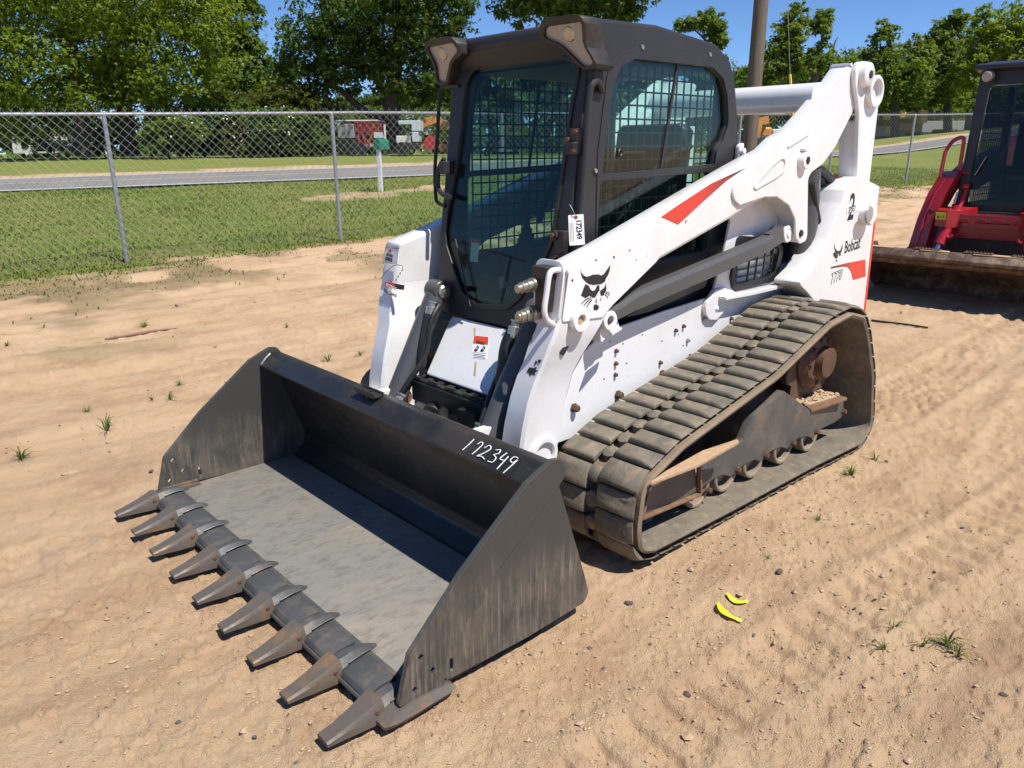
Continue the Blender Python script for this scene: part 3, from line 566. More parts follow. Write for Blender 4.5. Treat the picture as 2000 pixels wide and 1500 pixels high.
    mk('speed_band', 'print_white', up_, S(plate([(q[0], q[1]) for q in [(-1.219,1.264),(-1.373,1.266),(-1.364,1.295),(-1.217,1.291)]], .7115, .7122, bev=.0002)))
    mk('speed_lettering', 'print_black', up_, [text('SPEED', .04, MYside(sg, xz[0] + .005 if sg > 0 else -1.45, .7123, xz[1], 5), .80, .2, bold=.0006)])
    mk('swoosh_print', 'swoosh', up_, S(plate(rnd([(-1.106,0.978),(-1.297,0.98),(-1.548,0.976),(-1.584,0.872),(-1.412,0.87),(-1.373,0.923),(-1.321,0.955),(-1.259,0.965),(-1.108,0.97)], .004), .71, .7112, bev=.0003)))
# inner rear housing, seen between arm and upright
P_('engine_housing', 'white', [plate(rnd([(-.52, .90), (-.52, 1.22, .06), (-.80, 1.24, .04), (-.86, .95, .06), (-1.30, .95, .05), (-1.36, 1.02, .05), (-1.62, 1.05, .04), (-1.62, .60, .05), (-.9, .62)], .03), -.49, .49)])
P_('engine_hood', 'dark', [plate(rnd([(-.60, .95), (-.62, 1.20, .04), (-1.50, 1.24, .06), (-1.62, 1.16, .02), (-1.62, .95)], .02), -.36, .36)])
P_('inner_wall', 'white', [sided(sg, plate(rnd([(-1.375,1.083),(-1.304,1.299,0.02),(-1.36,1.302),(-1.392,1.277,0.02),(-1.474,1.258,0.03),(-1.549,1.275,0.02),(-1.579,1.315,0.02),(-1.647,1.363),(-1.715,1.418),(-1.851,1.044)], .01), .47, .50)) for sg in (1, -1)])
P_('tailgate', 'white', [plate(rnd([(-1.60, .55), (-1.58, 1.26), (-1.66, 1.22), (-1.68, .55)], .02), -.55, .55)])
P_('tailgate_band', 'print_red', [box((-1.684, 0, .9), (.008, 1.0, .10))])
for sg in (1, -1):
    S = lambda *a: [sided(sg, q) for q in a]
    # lift cylinder, hoses
    lc = P_('lift_cylinder', 'cyl', S(tube([(*[(q[0], .575, q[1]) for q in [(-1.007,1.5)]][0],), (*[(q[0], .575, q[1]) for q in [(-1.041,1.23)]][0],), (*[(q[0], .575, q[1]) for q in [(-1.021,1.037)]][0],)], .062, 20, 1), rev([(q[0], .575, q[1]) for q in [(-1.021,1.037)]][0], (.04, 0, -.2), [(0, .062), (.03, .055), (.05, .03), (.055, 0)], 20)))
    hz = [(-0.956,1.428),(-1.007,1.336),(-1.064,1.243),(-1.103,1.177),(-1.137,1.113),(-1.169,1.059),(-1.194,1.008)]
    mk('hydraulic_hose', 'black', lc, S(tube([(q[0], .625, q[1]) for q in hz], .016, 10), tube([(q[0], .60, q[1]) for q in [(-1.022,1.51),(-1.122,1.481),(-1.218,1.435),(-1.276,1.378),(-1.3,1.312),(-1.306,1.241)]], .024, 10), tube([(q[0], .57, q[1]) for q in [(-1.078,1.477),(-1.158,1.442),(-1.213,1.391),(-1.235,1.323),(-1.25,1.214)]], .022, 10), tube([(q[0], .58, q[1]) for q in [(-1.079,1.439),(-1.146,1.453),(-1.222,1.44),(-1.264,1.395)]], .016, 10)))
    mk('hose_fitting', 'pin', lc, S(cylr((hz[3][0], .625, hz[3][1]), (hz[4][0], .625, hz[4][1]), .021, 10))); mk('hose_fitting', 'rust', lc, S(hexb((*[(q[0], .60, q[1]) for q in [(-1.285,1.439)]][0],), (.3, 1, 0), .028, .03)))
    # link bar and its front ear
    lk = P_('arm_link_bar', 'link', S(loft([[(x, y, z) for (y, z) in ((.565, zb), (.61, zb), (.618, zb + .006), (.618, zt - .02), (.606, zt), (.565, zt))] for (x, zb, zt) in ((.66, .925, .985), (.58, .930, .995), (.47, .950, 1.030), (.0, 1.012, 1.095), (-.55, 1.092, 1.172), (-.62, 1.105, 1.185))]), loft([[(x, y, z) for (y, z) in ((.57, zb), (.605, zb), (.605, zt), (.57, zt))] for (x, zb, zt) in ((-.60, 1.10, 1.19), (-.74, 1.135, 1.215))])), ang=30)
    mk('link_eye', 'white', lk, S(ring((-.79, .53, 1.175), (0, 1, 0), .045, .02, .08), cylr((-.79, .52, 1.175), (-.79, .615, 1.175), .02)))
    e = P_('link_bracket', 'white', S(plate(rnd([(0.683,0.837),(0.692,0.887),(0.669,0.952),(0.645,0.996,0.03),(0.606,0.981,0.03),(0.583,0.93),(0.564,0.885),(0.633,0.872)], .01), .52, .60), ring((*[(q[0], .60, q[1]) for q in [(0.65,0.933)]][0],), (0, 1, 0), .042, .02, .022), plate(rnd([(0.713,0.683),(0.601,0.64),(0.584,0.616),(0.674,0.634)], .004), .89, .90, Mt=MZ)))
    mk('bracket_pin', 'rust', e, S(cylr([(q[0], .60, q[1]) for q in [(0.65,0.933)]][0], [(q[0], .612, q[1]) for q in [(0.65,0.933)]][0], .021, 16)))
    # lift arm
    TOPL = [*[(0.912,1.147,0.03),(0.915,1.182,0.02)] , *[(0.865,1.196,0.02),(0.693,1.24),(-0.242,1.522),(-0.423,1.574),(-0.546,1.604,0.05),(-0.654,1.663),(-0.784,1.701),(-0.941,1.795),(-1.162,1.941),(-1.266,2.024,0.05)], *[(-1.255,2.039,0.03),(-1.514,2.013,0.03)]]
    LOWL = [*[(-1.445,1.913),(-1.383,1.818,0.05),(-1.305,1.736,0.1),(-1.192,1.608,0.1),(-1.071,1.522,0.1),(-0.959,1.483,0.06),(-0.929,1.445),(-0.983,1.158,0.04),(-0.967,1.127,0.03),(-0.906,1.118,0.03),(-0.865,1.151),(-0.829,1.245,0.06),(-0.754,1.317,0.06),(-0.615,1.365),(-0.495,1.37),(-0.349,1.339),(-0.19,1.288,0.05),(0.332,1.153,0.05),(0.646,0.99,0.05)], (.665, .972, .0), (.958, .972, .0)]
    beam = plate(rnd(TOPL + LOWL, .03, 5), .50, .62, bev=.016)
    legsec = []
    for z, xr, xf, yi, yo in ((.985, .665, .955, .50, .62), (.93, .695, .972, .495, .618), (.87, .735, .995, .48, .605), (.80, .785, 1.01, .465, .588), (.74, .815, 1.035, .452, .575), (.66, .840, 1.065, .445, .568), (.55, .862, 1.092, .438, .565), (.47, .876, 1.105, .436, .562), (.42, .89, 1.105, .436, .562), (.385, .905, 1.085, .436, .562), (.365, .935, 1.045, .44, .558)):
        b = .012; legsec.append([(xr + b, yi, z), (xr, yi + b, z), (xr, yo - b, z), (xr + b, yo, z), (xf - b, yo, z), (xf, yo - b, z), (xf, yi + b, z), (xf - b, yi, z)])
    arm = P_('lift_arm', 'white', S(beam, loft(legsec), plate(rnd([(-0.249,1.349),(-0.467,1.378),(-0.586,1.373),(-0.719,1.325,0.06),(-0.799,1.25,0.06),(-0.828,1.153,0.04),(-0.878,1.116,0.04),(-0.943,1.127,0.04),(-0.953,1.159,0.04),(-0.894,1.456,0.06),(-0.928,1.486,0.05),(-1.039,1.523,0.1),(-1.16,1.608,0.1),(-1.272,1.736,0.1),(-1.343,1.816,0.05),(-1.372,1.848),(-1.315,1.932),(-1.293,2.008),(-1.188,2.014),(-0.914,1.853),(-0.634,1.668),(-0.431,1.583),(-0.257,1.475),(-0.191,1.442,0.03),(-0.179,1.408,0.03),(-0.201,1.375,0.03)], .02), .62, .634, bev=.006),
        plate(rnd([(0.91,1.167),(0.836,1.196),(0.353,1.3,0.05),(0.305,1.286,0.06),(0.288,1.257,0.06),(0.319,1.196),(0.365,1.148),(0.647,0.999),(0.706,0.957),(0.946,0.974)], .015), .62, .6255, bev=.005),
        plate(rnd([(-0.346,1.428,0.02),(-0.369,1.455),(-0.498,1.53),(-0.58,1.565,0.03),(-0.631,1.562,0.03),(-0.646,1.535,0.03),(-0.638,1.498,0.03),(-0.559,1.466),(-0.43,1.432),(-0.376,1.417,0.02)], .01), .634, .640, [rnd([(-0.373,1.431),(-0.393,1.452),(-0.514,1.523),(-0.587,1.555),(-0.617,1.552),(-0.626,1.533),(-0.617,1.504),(-0.543,1.474),(-0.419,1.439)], .008)], bev=.0028),
        bar([(-0.641,1.613)][0][:1] + (.636,) + [(-0.641,1.613)][0][1:], [(-0.841,1.677)][0][:1] + (.636,) + [(-0.841,1.677)][0][1:], .008, .012)), ang=40)
    px = [(0.858,0.971)][0]
    mk('pivot_boss', 'white', arm, S(ring((px[0], .62, px[1]), (0, 1, 0), .048, .021, .03)))
    mk('pivot_pin', 'soil', arm, S(cylr((px[0], .6, px[1]), (px[0], .638, px[1]), .0215)))
    bx = (.985, .42)
    mk('bucket_pivot', 'white', arm, S(ring((bx[0], .425, bx[1]), (0, 1, 0), .075, .052, .155, 28)))
    mk('pivot_bore', 'rustframe', arm, S(cylr((bx[0], .43, bx[1]), (bx[0], .52, bx[1]), .053)))
    mk('slot', 'black', arm, S(plate(rnd([*[(0.937,0.845),(0.91,0.829),(0.873,0.871),(0.885,0.885),(0.903,0.884)]], .012), .57, .604)))
    for q, r in (([(0.892,1.13)][0], .007), ([(0.65,1.195)][0], .007), ([(0.506,1.169)][0], .004)): mk('drilled_hole', 'black', arm, S(cylr((q[0], .62, q[1]), (q[0], .6262, q[1]), r, 10)))
    q = [(-0.804,1.547)][0]
    mk('side_boss', 'white', arm, S(rev((q[0], .634, q[1]), (0, 1, 0), [(0, .05), (.02, .045), (.03, .038), (.031, 0)], 20), plate(rnd([(q[0] - .02, q[1] + .045), (q[0] + .03, q[1] + .045), (q[0] + .03, q[1] + .06), (q[0] - .02, q[1] + .06)], .005), .634, .66)))
    mk('side_pin', 'dark', arm, S(hexb((q[0] - .003, .664, q[1]), (0, 1, 0), .017, .006), hexb((*[(w[0], .634, w[1]) for w in [(-0.872,1.174)]][0],), (0, 1, 0), .017, .01)))
    # rear link of the arm
    lkp = P_('rear_link', 'white', S(plate(rnd([(-1.258,2.039),(-1.336,2.049,0.03),(-1.391,2.037,0.03),(-1.521,1.959,0.05),(-1.563,1.913,0.05),(-1.577,1.849,0.04),(-1.589,1.445),(-1.59,1.309),(-1.425,1.317),(-1.413,1.45),(-1.34,1.783,0.1),(-1.309,1.845),(-1.254,1.928),(-1.234,1.995)], .03), .634, .66, bev=.006), plate(rnd([(-1.369,1.75),(-1.567,1.753),(-1.589,1.445),(-1.59,1.309),(-1.438,1.317),(-1.413,1.492)], .01), .545, .634)))
    a = [(-1.341,1.98)][0]; b = [(-1.469,1.9)][0]
    mk('link_boss', 'white', lkp, S(rev((a[0], .66, a[1]), (0, 1, 0), [(0, .068), (.03, .06), (.036, .05), (.037, 0)], 24), ring((b[0], .57, b[1]), (0, 1, 0), .085, .062, .12, 28)))
    mk('link_pin', 'dark', lkp, S(hexb((a[0], .694, a[1]), (0, 1, 0), .022, .008), ))
    # swoosh on the arm
    mk('swoosh_print', 'swoosh_rev', arm, S(plate([(p[0], p[1]) for p in [(0.343,1.335),(0.209,1.383),(-0.016,1.459),(-0.289,1.52),(-0.139,1.469),(0.035,1.386),(0.219,1.295)]], .62, .6222, bev=.0004)))
    # cat head emblem
    mk('machine_emblem', 'print_black', arm, S(*[plate(q, .6255, .6268, bev=.0003) for q in (
        [(0.847,1.17),(0.843,1.155),(0.83,1.143),(0.813,1.135),(0.798,1.135),(0.777,1.139),(0.746,1.137),(0.723,1.13),(0.709,1.134),(0.697,1.144),(0.685,1.154),(0.672,1.166),(0.674,1.145),(0.683,1.128),(0.698,1.113),(0.7,1.104),(0.722,1.096),(0.744,1.097),(0.773,1.098),(0.798,1.105),(0.817,1.116),(0.837,1.134),(0.845,1.151)],
        [(0.817,1.107),(0.797,1.097),(0.79,1.085),(0.775,1.074),(0.759,1.076),(0.75,1.09),(0.744,1.094),(0.735,1.092),(0.733,1.071),(0.743,1.064),(0.748,1.057),(0.758,1.047),(0.771,1.046),(0.791,1.058),(0.815,1.051),(0.843,1.066),(0.835,1.076),(0.828,1.091)],
        [(0.728,1.07),(0.713,1.074),(0.701,1.082),(0.696,1.095),(0.693,1.081),(0.691,1.068),(0.7,1.059),(0.707,1.048),(0.722,1.048),(0.728,1.059)],
        [(0.766,1.015),(0.753,1.019),(0.735,1.009),(0.735,0.997),(0.747,0.993),(0.766,0.997)],
        [(0.785,1.051),(0.815,1.047),(0.842,1.031),(0.84,1.029),(0.812,1.043),(0.784,1.048)], [(0.78,1.046),(0.807,1.037),(0.827,1.022),(0.825,1.02),(0.804,1.033),(0.779,1.044)], [(0.777,1.041),(0.794,1.032),(0.809,1.014),(0.806,1.012),(0.79,1.029),(0.775,1.038)],
        [(0.697,1.062),(0.683,1.059),(0.667,1.051),(0.668,1.05),(0.684,1.057),(0.697,1.06)], [(0.697,1.057),(0.68,1.051),(0.669,1.043),(0.671,1.042),(0.682,1.049),(0.698,1.055)], [(0.7,1.052),(0.687,1.044),(0.678,1.033),(0.68,1.032),(0.69,1.042),(0.702,1.05)],
        [(0.754,1.043),(0.755,1.026),(0.748,1.022),(0.749,1.036)], [(0.722,1.043),(0.73,1.029),(0.727,1.026),(0.722,1.038)])]))
# couplers, handle guard on the nose of the left arm
cb = P_('coupler_block', 'dark', [box((.955, .55, 1.09), (.06, .075, .16)), box((.955, .54, 1.16), (.07, .08, .05))])
for (y, z, r, L) in ((.515, 1.115, .022, .10), (.505, 1.00, .024, .09)):
    mk('hydraulic_coupler', 'pin', cb, [rev((.97, y, z), (1, -.12, -.12), [(0, r * 1.25), (.03, r * 1.25), (.032, r), (.045, r), (.046, r * 1.12), (.056, r * 1.12), (.058, r * .9), (.07, r * .9), (.071, r), (.08, r), (.082, r * .75), (L, r * .75), (L, 0)], 16), hexb((.96, y, z), (1, -.12, -.12), r * 1.3, .02)])
P_('coupler_guard', 'white', [tube([(q[0], .598, q[1]) for q in [(0.9,1.161),(0.94,1.172),(0.976,1.172),(0.992,1.154),(1.005,1.088),(1.015,1.031),(1.004,0.992),(0.97,0.968),(0.936,0.957)]], .0115, 10)])
P_('nose_plate', 'white', [plate(rnd([(.465, 1.205, .04), (.625, 1.205, .05), (.622, .98, .02), (.49, .95, .02), (.475, 1.05)], .02), 0, .008, Mt=Mx(.925, 1.2, -.14))])
# cross tube between the arm towers
P_('cross_tube', 'white', [cylr((-1.10, -.54, 1.865), (-1.10, .54, 1.865), .074, 32)])
P_('arm_stop', 'white', [plate(rnd([(-.50, 1.30), (-.44, 1.30), (-.45, 1.62, .02), (-.49, 1.64, .02)], .01), .462, .485), hexb((-.468, .485, 1.595), (0, 1, 0), .016, .02)])
# ---- cab
AX = lambda z: .763 - .148 * (z - .82)
roof = [plate(rnd([(.60, 1.955, .02), (.655, 2.03, .02), (.640, 2.092, .03), (.2, 2.112, .1), (-.24, 2.075, .12), (-.38, 2.005, .06), (-.36, 1.955, .03), (-.1, 2.0)], .02, 5), -.425, .425, bev=.02)]
P_('cab_roof', 'cab', roof, ang=40)
cabside = rnd([(.612, 1.86, .03), (.606, 1.93, .02), (.652, 2.045, .03), (.630, 2.095, .03), (.2, 2.106, .1), (-.24, 2.069, .12), (-.382, 2.0, .08), (-.445, 1.80, .1), (-.505, 1.583, .05), (-.52, 1.0), (-.50, .86), (.745, .86, .01), (.70, 1.2)], .03, 5)
win_up = rnd([(0.535,1.504),(0.526,1.591),(0.504,1.751,0.1),(0.478,1.869,0.1),(0.436,1.927,0.06),(0.346,1.964,0.06),(-0.215,1.966,0.06),(-0.31,1.925,0.06),(-0.356,1.853,0.06),(-0.387,1.726,0.08),(-0.345,1.643,0.06),(-0.302,1.601,0.04),(-0.289,1.525)], .015, 5)
win_lo = rnd([*[(0.547,1.482),(-0.284,1.499),(-0.277,1.413)], (-.28, 1.12, .06), (.56, 1.10, .06)], .03, 5)
for sg in (1, -1):
    S = lambda *a: [sided(sg, q) for q in a]
    cs = P_('cab_side', 'cab', S(plate(cabside, .40, .45, [win_up, win_lo], bev=.014)), ang=40)
    sur = rnd([(0.566,1.223),(0.567,1.592),(0.523,1.885,0.02),(0.507,1.928,0.08),(0.446,1.98,0.08),(0.336,2.009,0.06),(-0.242,2.018,0.06),(-0.352,1.972,0.08),(-0.417,1.89,0.08),(-0.465,1.727),(-0.498,1.509)], .02, 5)
    mk('window_surround', 'cab', cs, S(plate(sur + [(-.49, 1.08), (.62, 1.08)], .45, .4545, [win_up, win_lo], bev=.002)), 40)
    mk('side_window', 'sideglass', cs, S(plate(win_up, .425, .431, bev=.0005)), None)
    mk('lower_side_window', 'sideglass', cs, S(plate(win_lo, .420, .426, bev=.0005)), None)
    mk('window_rail', 'cab', cs, S(plate([(0.031,1.968),(0.015,1.969),(0.103,1.51),(0.118,1.508)], .424, .436), bar((.545, .44, 1.498), (-.30, .44, 1.525), .02, .022)))
    for (x, z) in [(0.306,2.011),(-0.188,2.017),(-0.467,1.588),(0.58,1.524),(0.64,1.229)]: mk('window_bolt', 'pin', cs, S(rev((x, .4545, z), (0, 1, 0), [(0, .010), (.005, .009), (.008, 0)], 10)))
    q = [(0.403,1.594)][0]; mk('window_latch', 'dark', cs, S(ring((q[0], .43, q[1]), (0, 1, 0), .016, .008, .01, 16), bar((q[0] - .02, .41, q[1]), (q[0] - .20, .41, q[1]), .012)))
    gb = []
    for k in range(17): gb.append(box((.53 - k * .056, .395, 1.49), (.0075, .006, .92), ch=.001))
    for k in range(17): gb.append(box((.08, .398, 1.06 + k * .056), (.90, .006, .0075), ch=.001))
    mk('window_guard', 'black', cs, S(*gb), None)
    # A pillar between side and door frame
    P_('front_pillar', 'cab', S(loft([[(x0, .365, z), (x0 + .0, .425, z), (x0 - .03, .447, z), (x0 - .10, .449, z), (x0 - .11, .40, z)] for z, x0 in ((.84, AX(.84)), (1.2, AX(1.2)), (1.6, AX(1.6)), (1.97, AX(1.97)))])), ang=45)
P_('cab_back_wall', 'cab', [plate(rnd([(-.52, .86), (-.52, 1.30), (-.46, 1.30), (-.46, .86)], .01), -.40, .40), box((-.30, 0, 2.0), (.10, .8, .06)), box((-.45, .37, 1.62), (.07, .07, .7)), box((-.45, -.37, 1.62), (.07, .07, .7))])
P_('rear_window', 'sideglass', [plate([(-.38, 1.30), (.38, 1.30), (.38, 1.98), (-.38, 1.98)], 0, .005, Mt=Mx(-.46, 1.5, -.0))], None)
P_('cab_floor', 'interior', [box((.1, 0, .875), (1.1, .8, .03))])
P_('cab_headliner', 'interior', [box((.1, 0, 1.965), (.85, .78, .03))])
GL = rnd([(-0.323,1.912,0.08),(-0.274,1.962,0.06),(-0.171,1.987,0.06),(0.03,1.987),(0.275,1.976,0.05),(0.343,1.947,0.06),(0.383,1.901,0.06),(0.367,1.761),(0.36,1.593),(0.339,1.242),(0.298,1.149),(0.182,0.99,0.06),(0.11,0.935,0.05),(-0.101,0.91,0.05),(-0.214,0.949,0.05),(-0.261,1.006),(-0.366,1.158,0.05),(-0.387,1.22,0.05),(-0.377,1.327),(-0.337,1.547),(-0.328,1.709)], .05, 5)
FM = Mx(.763, .82, -.148)
outer = rnd([(-.425, 1.98), (.425, 1.98), (.43, 1.2), (.40, .84), (-.40, .84), (-.43, 1.2)], .03, 4)
fr = P_('cab_front_frame', 'cab', [plate(outer, -.03, .012, [GL], bev=.008, Mt=FM)], ang=40)
def scale_loop(L, f):
    c = np.mean(np.array(L), 0); return [tuple(c + (np.array(p) - c) * f) for p in L]
mk('door_seal', 'black', fr, [plate(scale_loop(GL, 1.035), .010, .022, [scale_loop(GL, .985)], bev=.005, Mt=FM)], 40)
mk('windshield', 'windshield', fr, [plate(scale_loop(GL, .995), .0, .006, bev=.0005, Mt=FM)], None)
wp = [np.array(q) for q in ((-.285, 1.20), (-.13, .90))]
P_('wiper', 'black', [bar(FM[:, :3] @ np.array([*wp[0], .03]) + FM[:, 3], FM[:, :3] @ np.array([*wp[1], .03]) + FM[:, 3], .006), ])
# visor and lamp hoods
P_('roof_visor', 'cab', [plate(rnd([(.585, 2.00, .01), (.662, 2.040, .02), (.655, 2.085, .03), (.56, 2.100, .03), (.50, 2.03)], .01), -.30, .30, bev=.006)])
HM = Mx(.703, 2.07, .45); HM[:, 2] = (1, 0, 0)
LN = rnd([(0.288,2.064),(0.308,2.07),(0.474,2.067,0.01),(0.483,2.057,0.01),(0.467,2.001),(0.469,1.98),(0.493,1.928,0.01),(0.478,1.917,0.008),(0.446,1.916,0.01),(0.428,1.926),(0.389,1.965),(0.357,1.995,0.03),(0.33,2.01),(0.284,2.029),(0.275,2.04)], .006, 3)
HD = rnd([(0.257,2.064,0.01),(0.286,2.091,0.01),(0.328,2.096,0.02),(0.461,2.093,0.02),(0.491,2.085,0.02),(0.5,2.06),(0.485,1.999),(0.483,1.98),(0.511,1.92),(0.489,1.904,0.008),(0.437,1.906,0.01),(0.41,1.92),(0.371,1.96),(0.343,1.987,0.03),(0.315,2.002),(0.253,2.017,0.01)], .006, 3)
for sg in (1, -1):
    f = (lambda q: q) if sg > 0 else mirror
    hl = P_('headlight', 'dark', [f(plate(HD, -.09, .016, [LN], bev=.003, Mt=HM))], ang=40)
    mk('lamp_lens', 'lens', hl, [f(plate(LN, -.03, .002, bev=.0005, Mt=HM))], 40)
    c = np.mean(np.array(LN), 0)
    mk('lamp_bulb', 'pin', hl, [f(rev(HM[:, :3] @ np.array([c[0] - .0, c[1] + .035, .002]) + HM[:, 3], (1, 0, -.4), [(0, .03), (.004, .026), (.006, 0)], 14))])
# grab handles and door hardware
P_('grab_handle', 'cab', [tube([(.56, .46, 1.83), (.60, .475, 1.862), (.635, .475, 1.85), (.645, .47, 1.80), (.655, .465, 1.60), (.67, .462, 1.40), (.70, .46, 1.24), (.69, .44, 1.20)], .013, 10)])
P_('mirror_bracket', 'black', [tube([(FM[:, :3] @ np.array([*q, .02])) + FM[:, 3] for q in [(-0.366,1.895),(-0.456,1.9),(-0.499,1.891),(-0.51,1.855),(-0.504,1.689),(-0.502,1.522),(-0.481,1.4),(-0.46,1.362),(-0.396,1.346)]], .009, 10)])
P_('door_handle', 'cab', [tube([(FM[:, :3] @ np.array([q[0], q[1], .05])) + FM[:, 3] for q in [(-0.394,1.565),(-0.428,1.522),(-0.434,1.474),(-0.424,1.431),(-0.387,1.401),(-0.322,1.39)]], .012, 10), box((.70, -.385, 1.53), (.06, .04, .06))])
hg = P_('door_hinge', 'dark', [box((.655, .41, 1.66), (.03, .05, .06)), box((.665, .41, 1.612), (.05, .05, .05))]); P_('door_hinge', 'dark', [box((.715, .40, 1.22), (.04, .06, .14)), cylr((.725, .375, 1.27), (.745, .375, 1.27), .022), cylr((.735, .39, 1.17), (.755, .39, 1.17), .02)])
for p in ((.672, .425, 1.675), (.682, .425, 1.60), (.672, .385, 1.645), (.748, .375, 1.27), (.757, .39, 1.17), (.74, .42, 1.20)): mk('hinge_bolt', 'rust', hg, [hexb(p, (1, .3, 0), .011, .012)])
# cab interior
st_ = P_('seat', 'seat', [box((-.12, 0, 1.10), (.45, .46, .14), ch=.04), box((-.36, 0, 1.42), (.13, .44, .62), rotm('Y', -8), ch=.05)])
for sg in (1, -1):
    P_('seat_bar', 'interior', [tube([(-.3, sg * .30, 1.62), (-.1, sg * .30, 1.55), (.1, sg * .28, 1.40), (.2, sg * .26, 1.25)], .016, 8)])
    j = P_('joystick', 'interior', [rev((.28, sg * .27, 1.12), (0, 0, 1), [(0, .06), (.02, .06), (.03, .045), (.045, .05), (.055, .038), (.07, .042), (.08, .028), (.10, .03), (.11, .018), (.17, .016), (.18, .024), (.26, .028), (.29, .02), (.295, 0)], 14), box((.2, sg * .30, 1.02), (.34, .14, .18), ch=.02)])
P_('foot_pedal', 'interior', [box((.62, -.12, .98), (.03, .14, .12), rotm('Y', 30)), box((.62, .12, .98), (.03, .14, .12), rotm('Y', 30))])
P_('handset', 'pin', [tube([(.66, -.03, .985), (.64, -.06, 1.03)], .016, 8, 1)])
P_('dust_clump', 'dryweed', [tube([(.67 + .02 * math.sin(k * 2.1), .02 + .02 * k, .91), (.66, .02 + .016 * k, .95 + .012 * (k % 3)), (.65, .03 + .025 * k, .99 + .014 * ((k * 7) % 4))], .0025, 4) for k in range(-2, 7)])
P_('inside_label', 'print_white', [plate([(-.27, 1.10), (-.21, 1.10), (-.21, 1.19), (-.27, 1.19)], -.06, -.058, bev=.0002, Mt=FM)]); P_('inside_label_head', 'label_red', [plate([(-.285, 1.19), (-.20, 1.19), (-.20, 1.21), (-.285, 1.21)], -.06, -.058, bev=.0002, Mt=FM)])
# ---- front of the chassis: sloping white panel, step, tilt cylinders
PM = Mx(.77, .835, -.787)
fp = P_('front_panel', 'white', [plate(rnd([(-.29, .835, .02), (.29, .835, .02), (.27, .585), (-.25, .585)], .01), -.03, 0, bev=.006, Mt=PM)])
lb = mk('warning_label', 'print_white', fp, [plate(rnd([(-0.068,0.781),(0.031,0.789),(0.091,0.704),(-0.012,0.695)], .004), 0, .001, bev=.0002, Mt=PM)])
mk('warning_head', 'label_red', lb, [plate([(-0.064,0.78),(0.03,0.788),(0.052,0.759),(-0.045,0.749)], .001, .0016, bev=.0002, Mt=PM)])
q = [(-0.032,0.754)][0]; c = PM[:, :3] @ np.array([q[0], q[1], .0017]) + PM[:, 3]; ey = np.array((-.787, 0, 1)); ey = ey / np.linalg.norm(ey); ez = PM[:, 2]
wm = basis(c, np.cross(ey, ez), ey, ez)
mk('warning_lettering', 'print_black', lb, [text('WARNING', .0195, wm, .62, bold=.0004)])
def on_panel(pts): return [(q[0], q[1]) for q in pts]
lines = [plate([(-0.021,0.717),(0.072,0.726),(0.073,0.725),(-0.02,0.716)], .001, .0016, bev=.0001, Mt=PM)] + [plate([(a[0], a[1]), (b[0], b[1]), (b[0], b[1] - .002), (a[0], a[1] - .002)], .001, .0016, bev=.0001, Mt=PM) for a, b in zip([(-0.01,0.712),(-0.005,0.707),(0,0.701)], [(0.068,0.719),(0.066,0.713),(0.08,0.709)])]
for y0, px_ in ((-1, [(-0.006,0.736)][0]), (1, [(0.034,0.741)][0])): lines.append(plate(rnd([(px_[0] - .012, px_[1] - .014), (px_[0] + .008, px_[1] - .014), (px_[0] + .012, px_[1] + .004), (px_[0] - .004, px_[1] + .012)], .004), .001, .0016, [circ(px_[0], px_[1], .004, 8)], bev=.0001, Mt=PM))
mk('warning_pictogram', 'print_black', lb, lines)
mk('rust_stain', mat('rust_run', (.45, .30, .12), .5), fp, [plate(rnd([(0.025,0.687),(0.035,0.687),(0.075,0.635),(0.061,0.634)], .002), 0, .0008, bev=.0002, Mt=PM), plate(rnd([(-0.094,0.809),(-0.083,0.81),(-0.061,0.782),(-0.069,0.781)], .001), 0, .0008, bev=.0002, Mt=PM)])
stp = P_('front_step', 'dark', [plate(rnd([(.93, -.30), (1.02, -.30), (1.02, .24), (.93, .24)], .01), .555, .572, [rnd([(.955, y), (.995, y), (.995, y + .045), (.955, y + .045)], .012, 3) for y in (-.27, -.19, -.11, -.03, .05, .13, .19)], Mt=MZ), box((1.02, -.03, .51), (.014, .52, .10)), box((.93, -.03, .50), (.012, .52, .12))])
mk('step_teeth', 'dark', stp, [box((x, y + k * .012, .578), (.012, .006, .014), ch=.001) for y in (-.29, -.16, -.03, .10, .17) for k in range(6) for x in (.935, 1.016)], None)['kind'] = 'stuff'
P_('front_crossmember', 'white', [plate(rnd([(1.15, .27), (1.15, .33), (.82, .40), (.82, .27)], .01), -.44, .44), box((.85, -.30, .50), (.05, .05, .22)), box((.85, .10, .48), (.04, .03, .26)), box((.85, .22, .48), (.04, .03, .26))])
P_('quick_coupler_frame', 'white', [box((1.16, 0, .34), (.05, 1.06, .16)), box((1.14, .36, .42), (.10, .04, .2)), box((1.14, -.36, .42), (.10, .04, .2)), plate(rnd([(1.20, .52), (1.0, .44), (.98, .40), (1.20, .30)], .02), -.56, -.44)])
P_('front_hoses', 'black', [tube([(.9, -.10, .50), (1.0, -.06, .46), (1.08, .02, .47), (1.14, .10, .42), (1.18, .14, .36)], .026, 10), tube([(.88, -.02, .46), (1.0, .06, .42), (1.10, .16, .40), (1.16, .20, .34)], .02, 10), tube([(.9, -.2, .44), (1.0, -.16, .42), (1.1, -.05, .43), (1.14, .0, .40)], .022, 10), box((.98, .16, .47), (.16, .12, .10)), cylr((.92, -.2, .44), (1.06, -.1, .44), .045)])
